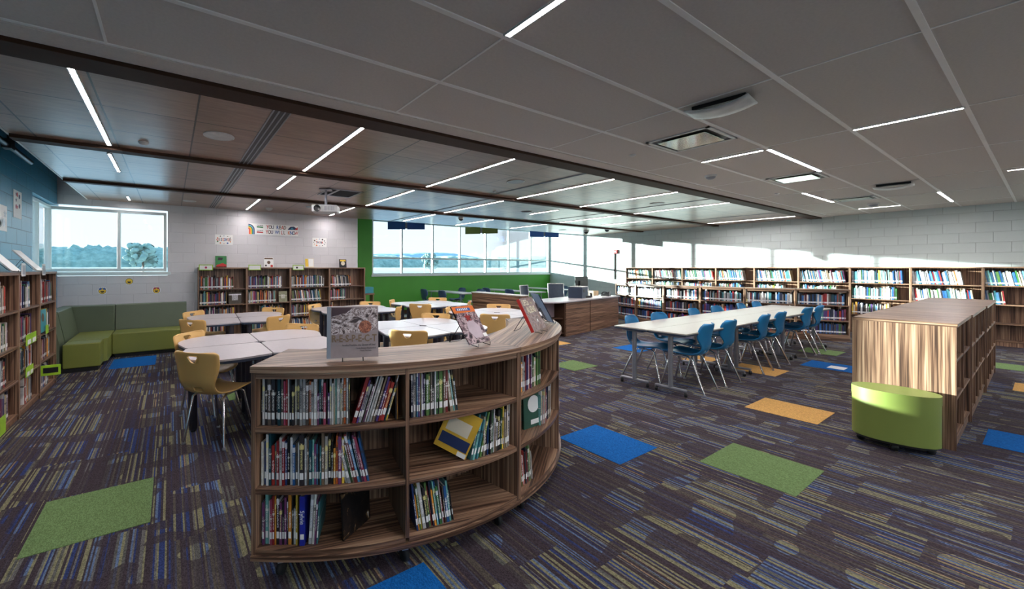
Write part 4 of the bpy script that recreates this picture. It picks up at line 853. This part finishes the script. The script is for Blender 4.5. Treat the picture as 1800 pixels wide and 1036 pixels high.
text('UFOs', .062, M['k_cream'], xf(-.055,-.0012,.212,0,PI/2), 'title_lettering', t, bold=.0015, sx=.8); text('AND', .026, M['k_cream'], xf(.055,-.0012,.205,0,PI/2), 'title_lettering', t, sx=.9); text('ALIENS', .066, M['k_cream'], xf(0,-.0012,.155,0,PI/2), 'title_lettering', t, bold=.0018, sx=.85)
decal([flat_pts('star',.03,.07,.016)], M['k_white'], t, 'white_burst', .0012); MB().box(-.139,-.1352,-.001,.021,0,.25).build('red_spine', M['k_red'], t)
wire_stand('black wire stand under the alien book', (lc[0], lc[1], TT), rzU, tl, .12, .15)
lc = (2.68, 2.27); rz3 = math.radians(60)
t = display('display_book', 'display book seen edge-on facing away behind the alien book', .21, .26, .008, M['edge'], (lc[0], lc[1], TT+.02), rz3, .5)
wire_stand('wire stand seen from its side behind the alien book', (lc[0], lc[1], TT), rz3, .5, .11, .15)
# lower-shelf books that face out on the curved bookcase
bY = display('shelved_book', 'yellow book facing out and leaning in the middle bay of the curved bookcase', .19, .235, .012, plain('yellow_cover', srgb(214,170,54), .35), (1.135, 1.70, .4395), math.radians(-4), .05)
bY.rotation_euler = (-.10, .42, math.radians(-42)); bY.location = (1.275, 1.765, .482)
decal([[(-.08,.03),(.085,.03),(.085,.09),(-.08,.09)]], M['k_navy'], bY, 'navy_panel', .0014); decal([[(-.07,.105),(.06,.105),(.06,.18),(-.07,.18)]], M['k_cream'], bY, 'text_panel', .0014); decal([[(.04,.0),(.09,.0),(.09,.025),(.04,.025)]], M['label'], bY, 'barcode_label', .0016)
bG = display('shelved_book', 'dark green book with a round white picture, facing out in the curved bookcase', .17, .225, .012, plain('dark_green_cover', srgb(44,84,70), .35), (2.0, 1.83, .4395), math.radians(2), .04)
decal([flat_pts('d',.01,.15,.055)], M['k_white'], bG, 'round_picture', .0014); decal([[(-.02,.02),(.06,.02),(.06,.05),(-.02,.05)]], M['label'], bG, 'barcode_label', .0014)
bD = display('shelved_book', 'dark picture book turned outward at the end of the bottom row of the curved bookcase', .21, .225, .010, mat_cover('dark_cover', [(0, srgb(20,18,20)), (.5, srgb(34,28,26)), (.6, srgb(120,92,60)), (.66, srgb(190,184,176))], 9, (2,2,9), .35), (.80, 1.90, .1535), math.radians(28), .05)
bB = thing('shelved_book', 'thick royal blue book with a white name on its spine, bottom row, curved bookcase', 'book')
bB.matrix_world = pl1(0, .1525)(.287*BL)
MB().box(0,.003,0,.19,0,.235).box(.021,.024,0,.19,0,.235).box(.003,.021,0,.003,0,.235).build('cover', plain('royal_blue_cover', srgb(34,44,150), .35), bB); MB().box(.003,.021,.003,.186,.004,.231).build('pages', M['paper'], bB)
text('Sylvie', .030, M['k_white'], Matrix.Translation((.012,-.0012,.135)) @ UP @ Matrix.Rotation(-PI/2, 4, 'Z'), 'spine_lettering', bB, sx=1.0); MB().box(.003,.021,-.0008,0,.03,.055).build('spine_label', M['label'], bB)
# white-wall bookcase tops: four small display books, three green framed signs
def small_book(lb, x, w, h, m, extra=()):
    t = display('display_book', lb, w, h, .012, m, (x, 9.33, 1.502), 0, .14)
    for p, mm, nm in extra: decal(p, mm, t, nm, .0013)
small_book('green book with a red car on its cover, standing on the white-wall bookcases', .885, .21, .24, M['k_green'], [([[(-.1,.0),(.1,.0),(.1,.055),(.03,.09),(-.08,.05)]], M['k_red'], 'red_car'), ([[(-.06,.15),(.02,.15),(.04,.2),(-.05,.21)]], M['k_black'], 'dark_shape'), ([[(-.1,0),(.1,0),(.1,.02),(-.1,.02)]], M['k_black'], 'dark_strip')])
small_book('white book with an animal face cover, standing on the white-wall bookcases', 1.83, .20, .22, M['k_white'], [([flat_pts('d',0,.11,.035)], M['k_brown'], 'face_shape'), ([[(-.1,.18),(.1,.18),(.08,.21),(-.08,.21)]], M['k_brown'], 'top_arc'), ([flat_pts('d',.06,.03,.028)], M['k_red'], 'red_spot'), ([flat_pts('d',-.06,.04,.02)], M['k_black'], 'dark_spot')])
small_book('white and gold open book standing on the white-wall bookcases', 2.735, .20, .21, M['k_cream'], [([[(-.1,.02),(-.03,.02),(-.04,.2),(-.1,.2)]], M['k_yellow'], 'gold_side'), ([[(-.02,.02),(.09,.02),(.09,.2),(-.02,.2)]], M['k_white'], 'white_page')])
small_book('dark comic book standing at the green wall end of the bookcase tops', 3.55, .18, .2, M['k_black'], [([flat_pts('d',0,.1,.05)], M['k_cream'], 'pale_spot'), ([[(-.07,.15),(.07,.15),(.07,.19),(-.07,.19)]], M['k_yellow'], 'yellow_title')])
for x, lb in ((.60,'green framed sign with a dark car picture on the first white-wall bookcase'), (1.52,'green framed blank sign on the second white-wall bookcase'), (2.44,'green framed sign with a small mark on the third white-wall bookcase')):
    t = thing('shelf_sign', lb, 'sign', (x, 9.22, 1.44), 0, 'green framed shelf signs'); w, h = .125, .115; b = MB()
    for q in ((-w,w,0,.014),(-w,w,h-.014,h),(-w,-w+.014,0,h),(w-.014,w,0,h)): b.box(q[0],q[1],-.012,-.002,q[2],q[3])
    b.build('frame', M['lime'], t, bevel=.002); MB().box(-w+.014,w-.014,-.008,-.004,.014,h-.014).build('card', M['label'], t)
    if 'blank' not in lb: decal([flat_pts('d',0 if 'car' in lb else -.03,.055,.022)], M['k_pink'] if 'car' in lb else M['k_black'], t, 'printed_mark', .0092)
# ------------------------------------------------------------------ wall posters and stickers
def poster(name, lb, x0, x1, z0, z1, mat=None):
    t = thing(name, lb, 'poster', ((x0+x1)/2, Y1-.004, (z0+z1)/2)); MB().box(-(x1-x0)/2,(x1-x0)/2,-.0,.0035,-(z1-z0)/2,(z1-z0)/2).build('sheet', mat or M['k_white'], t); return t
def lett(t, s, size, cols, x, z, sx=.8, bold=.002):
    w = size*.62*sx*1.05; n = len(s)
    for i, ch in enumerate(s):
        if ch != ' ': text(ch, size, M[cols[i%len(cols)]], xf(x+(i-(n-1)/2)*w, -.0012, z, 0, PI/2), 'lettering', t, bold=bold, sx=sx)
CO = ['k_red','k_brown','k_navy','k_orange','k_blue','k_black']
t = poster('banner', 'white banner on the block wall reading YOU READ and YOU WILL KNOW with rainbow end', 1.44, 2.52, 2.235, 2.475)
for i, cn in enumerate(['k_navy','k_sky','k_green','k_yellow','k_orange','k_red']):
    r0, r1 = .13-.02*i, .11-.02*i; c0 = (-.54, -.0)
    decal([[(-.54+r0*math.sin(a), -.02+r0*math.cos(a)) for a in [PI/2*k/8 for k in range(9)]]+[(-.54+r0,-.118),(-.54+r1,-.118)]+[(-.54+max(r1,0)*math.sin(PI/2*(8-k)/8), -.02+max(r1,0)*math.cos(PI/2*(8-k)/8)) for k in range(9)]], M[cn], t, 'rainbow_stripe', .0012+.0001*i)
for z, a in ((.055,'YOU READ'), (-.058,'YOU WILL KNOW')): lett(t, a, .115, CO, .05 if a == 'YOU READ' else .17, z, .72)
for z, b_, cm in ((.085,'THE MORE','k_green'), (-.03,'THE MORE','k_red')):
    text(b_, .03, M['k_black'], xf(-.30,-.0012,z,0,PI/2), 'small_lettering', t, bold=.0006, sx=.9); decal([[(-.365,z-.05),(-.235,z-.055),(-.235,z-.025),(-.365,z-.02)]], M[cm], t, 'ribbon', .0012)
decal([[(.30,.02),(.36,.09),(.44,.10),(.50,.06),(.53,.02)]], M['k_navy'], t, 'picture_hill', .0011); decal([[(.36,.03),(.40,.075),(.44,.03)]], M['k_teal'], t, 'picture_shape', .0018); decal([[(.46,.02),(.53,.02),(.53,.09),(.49,.06)]], M['k_red'], t, 'picture_shape', .0018)
for nm, wd, x0, x1, z0, z1 in (('DISCOVER','DISCOVER',.79,1.13,1.985,2.20), ('THINK','THINK',2.855,3.205,1.995,2.215)):
    t = poster('poster', 'small white poster reading %s with little coloured drawings around it' % wd, x0, x1, z0, z1)
    lett(t, wd, .085 if nm == 'DISCOVER' else .075, CO if nm == 'DISCOVER' else ['k_red','k_navy'], 0, -.002, .60 if nm == 'DISCOVER' else .75)
    rr = random.Random(len(wd))
    for i in range(12):
        a = 2*PI*i/12; px, pz = .14*math.cos(a), (.083*math.sin(a)); decal([flat_pts('star' if i%3 == 0 else 'd', px, pz, rr.uniform(.009,.019))], M[rr.choice(CO+['k_green'])], t, 'drawing', .0012)
for lb, x, z, kd in (('yellow smiling sun sticker under the corner window, topmost of three', -.67, 1.235, 'sun'), ('yellow smiley sticker with blue flower glasses on the white wall above the bench', -1.072, 1.063, 'b'), ('yellow smiley sticker with pink star glasses on the white wall above the bench', -.237, 1.05, 'p')):
    t = thing('sticker', lb, 'sticker', (x, Y1-.001, z)); decal([flat_pts('d',0,0,.072)], M['k_white'], t, 'white_backing', .0006) if kd != 'sun' else None
    if kd == 'sun': decal([[(.052*math.cos(a-.1),.052*math.sin(a-.1)),(.085*math.cos(a),.085*math.sin(a)),(.052*math.cos(a+.1),.052*math.sin(a+.1))] for a in [2*PI*i/14 for i in range(14)]], M['k_white'], t, 'sun_rays', .0008)
    decal([flat_pts('d',0,-.004,.058)], M['k_black'], t, 'dark_outline', .0012); decal([flat_pts('d',0,-.004,.051)], M['k_yellow'], t, 'yellow_face', .0018)
    decal([[(.03*math.cos(a),.03*math.sin(a)-.008) for a in [PI+PI*i/10 for i in range(11)]]], M['k_black'], t, 'mouth', .0024)
    if kd != 'sun': [decal([flat_pts('star', s*.028, .034, .03)], M['k_blue' if kd == 'b' else 'k_pink'], t, 'glasses_lens', .003) for s in (-1,1)]
# papers on the blue wall (facing +x)
WX = Matrix(((0,0,1,0),(1,0,0,0),(0,1,0,0),(0,0,0,1)))
def wallpaper_(lb, y0, y1, z0, z1, kind):
    t = thing('wall_paper_sheet', lb, 'poster', (X3+.001, (y0+y1)/2, (z0+z1)/2)); t.name = 'pinned_drawing'; a, c = (y1-y0)/2, (z1-z0)/2
    MB().box(0,.003,-a,a,-c,c).build('sheet', M['k_white'], t)
    rr = random.Random(4); 
    for i in range(7): decal([flat_pts('star' if i%2 else 'd', rr.uniform(-a*.7,a*.7), rr.uniform(-c*.3,c*.8) if kind else rr.uniform(-c*.6,c*.6), .03 if kind else .05)], M[rr.choice(['k_red','k_brown','k_navy','k_pink'])] if kind else M['silver'], t, 'drawing', .0045, WX)
wallpaper_('white drawing with red and brown figures pinned high on the blue wall', 7.17, 7.50, 2.14, 2.50, 1)
wallpaper_('pale drawing on the blue wall at the edge of view above the bookcase', 6.55, 6.93, 1.93, 2.24, 0)
# blue-wall bookcase tops: two slanted display boards on wire stands with small card holders, and lime shelf tags
for i, (y, lb) in enumerate(((6.62, 'tilted white display board on a wire stand, beside the corner window'), (5.72, 'tilted white display board on a wire stand, above the second blue-wall bookcase'), (4.95, 'tilted white display board on a wire stand at the edge of view'))):
    t = display('display_board', lb, .28, .32, .012, M['k_white'], (-1.33, y, 1.455), PI/2, .72, cat='display board'); wire_stand('wire stand holding a white display board on the blue-wall bookcases, %s from the window' % ords[i], (-1.33, y, 1.4405), PI/2, .72, .14, .2)
for y, lb in ((6.28,'small clear card holder between the first two blue-wall bookcases'), (5.52,'small clear card holder between the second and third blue-wall bookcases')):
    t = thing('card_holder', lb, 'sign', (-1.238, y, 1.40)); MB().box(0,.006,-.06,.06,0,.13).build('holder', M['wp'], t, bevel=.001); MB().box(.0065,.008,-.045,.045,.02,.11).build('card', M['silver'], t)
for y, z, w, h, lb in ((5.78,.72,.36,.11,'lime green shelf tag with white labels on the upper shelf of the second blue-wall bookcase'), (5.72,.40,.26,.10,'lime green tag with white label on the lower shelf of the second blue-wall bookcase'), (4.9,.06,.2,.16,'lime green tag at the base of the bookcase by the edge of view'), (6.42,.74,.12,.10,'small lime green tag in the first blue-wall bookcase')):
    t = thing('shelf_tag', lb, 'sign', (-1.236, y, z-.03)); MB().box(0,.004,-w/2,w/2,0,h).build('tag', M['lime'], t)
    for s in (-.22, .25): MB().box(.0045,.006,w*s-w*.16,w*s+w*.16,.01,h*.5).build('label_card', M['label'], t) if w > .2 else None
t = thing('shelf_sign', 'lime framed sign with dark card sticking out low from the second blue-wall bookcase', 'sign', (-1.245, 6.2, .25)); MB().box(0,.17,-.006,.006,0,.12).build('frame', M['lime'], t, bevel=.002); MB().box(.02,.15,-.0085,-.0065,.03,.09).build('card', M['black'], t)
t = display('shelved_book', 'teal picture book facing out on the first blue-wall bookcase', .26, .26, .012, M['k_teal'], (-1.255, 6.38, .735), PI/2, .03); decal([flat_pts('d',-.02,.17,.05)], M['k_brown'], t, 'animal_shape', .0013)

# ------------------------------------------------------------------ outdoors
G = NT('mist_tinted_field'); s_ = G.coord('World', (.02,.02,.02)); G.set(G.ramp(G.noise(s_, 1, 4, .6), [(.35, srgb(176,200,208)), (.65, srgb(214,226,228))]), .9)  # pale blue of the fog is put into the field's colour
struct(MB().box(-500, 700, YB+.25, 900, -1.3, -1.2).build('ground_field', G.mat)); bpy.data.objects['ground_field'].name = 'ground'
TRM = NT('haze_tinted_trees'); TRM.set(TRM.ramp(TRM.noise(TRM.coord('World', (.4,.4,.5)), 1, 5, .7), [(.35, srgb(112,138,128)), (.65, srgb(156,178,166))]), .95)  # haze is put into the trees' washed-out colour
TRF = NT('haze_tinted_hills'); TRF.set(TRF.ramp(TRF.noise(TRF.coord('World', (.05,.05,.1)), 1, 4, .7), [(.35, srgb(140,172,184)), (.65, srgb(164,190,198))]), .95)  # paler again: the haze of distance is in the hill colour
def ridge(name, lb, x0, x1, y, h, amp, depth, mat, seed, n=260, rough=1.0, tags=True):
    rr = random.Random(seed); ph = [(rr.uniform(0,6.3), rr.uniform(.6,1.4)) for _ in range(9)]
    def prof(x):
        u = (x-x0)/(x1-x0)*10; v = sum(math.sin(u*f*(1.0+i*.9)+p)/(1+i*.85) for i, (p, f) in enumerate(ph)); return h+amp*v*.45
    tops = [prof(x0+(x1-x0)*i/n)+rr.uniform(-1,1)*rough for i in range(n+1)]
    def fn(u, v):
        x = x0+(x1-x0)*u; i = min(n, int(round(u*n))); a = PI*v; return (x, y-depth*math.cos(a), -1.25+max(.3, tops[i]+rr.uniform(-.3,.3)*rough)*math.sin(a)**.6)
    o = MB().grid(fn, n, 10, smooth=False).build(name, mat); tag(o, lb, 'trees', kind='stuff'); return o
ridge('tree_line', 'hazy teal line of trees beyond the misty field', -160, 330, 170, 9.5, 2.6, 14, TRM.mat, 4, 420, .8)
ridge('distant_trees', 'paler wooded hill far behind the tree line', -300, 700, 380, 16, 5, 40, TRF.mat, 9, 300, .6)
rr = random.Random(8)
def tree(x, y, h, lb, sd):
    t = thing('tree', lb, 'tree', (x, y, -1.2)); r_ = random.Random(sd)
    MB().tube([(0,0,0),(.1,0,h*.35),(.0,.1,h*.7)], [h*.03,h*.025,h*.012], 8).build('trunk', M['k_brown'], t); b = MB()
    for i in range(70):
        a = r_.uniform(0,2*PI); q = r_.random()**.5*h*.34; zc = h*.42+r_.random()*h*.5; q *= 1-.55*abs((zc-h*.62)/(h*.5)); s = h*r_.uniform(.05,.09)
        b.grid(lambda u,v: (q*math.cos(a)+s*math.sin(PI*v)*math.cos(2*PI*u)*(1+.25*math.sin(9*u+7*v+i)), q*math.sin(a)+s*math.sin(PI*v)*math.sin(2*PI*u), zc+s*.8*math.cos(PI*v)*(1+.2*math.sin(11*u+i))), 10, 7)
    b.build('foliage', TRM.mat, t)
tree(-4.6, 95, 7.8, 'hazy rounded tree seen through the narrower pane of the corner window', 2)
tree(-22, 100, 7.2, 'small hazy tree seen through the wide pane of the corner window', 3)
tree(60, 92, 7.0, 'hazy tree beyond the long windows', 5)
# parking lot and lamp posts past the long windows
struct(MB().box(-20, 200, 30, 75, -1.2, -1.19).build('ground_pavement', plain('pale_pavement', srgb(176,190,202), .9, sc_=1)))
for x, y, lb in ((16, 48, 'thin grey lamp post outside the long windows'), (38, 60, 'thin grey lamp post outside, seen beside the sunlit wall')):
    t = thing('street_lamp', lb, 'street lamp', (x, y, -1.2)); MB().tube([(0,0,0),(0,0,4.6)], [.07,.05], 8).build('pole', M['silver'], t); MB().box(-.6,.1,-.1,.1,4.6,4.68).build('lamp_head', M['silver'], t)

# low mist lying over the field
m = bpy.data.materials.new('mist'); m.use_nodes = True; q = m.node_tree; q.nodes.clear(); a = q.nodes.new('ShaderNodeOutputMaterial'); v = q.nodes.new('ShaderNodeVolumeScatter')
v.inputs['Color'].default_value = (.95, .98, 1, 1); v.inputs['Density'].default_value = .011; q.links.new(v.outputs[0], a.inputs['Volume'])
tag(MB().box(-200, 260, 78, 150, -1.19, 1.7).build('ground_mist', m), 'low white mist lying over the field in front of the trees', 'mist', kind='stuff')

tag(MB().box(8.22,8.45,1.62,1.80,.0032,.0044).build('paper_sheet', M['label']), 'white sheet of paper lying on the blue carpet tile by the blue chairs', 'paper')
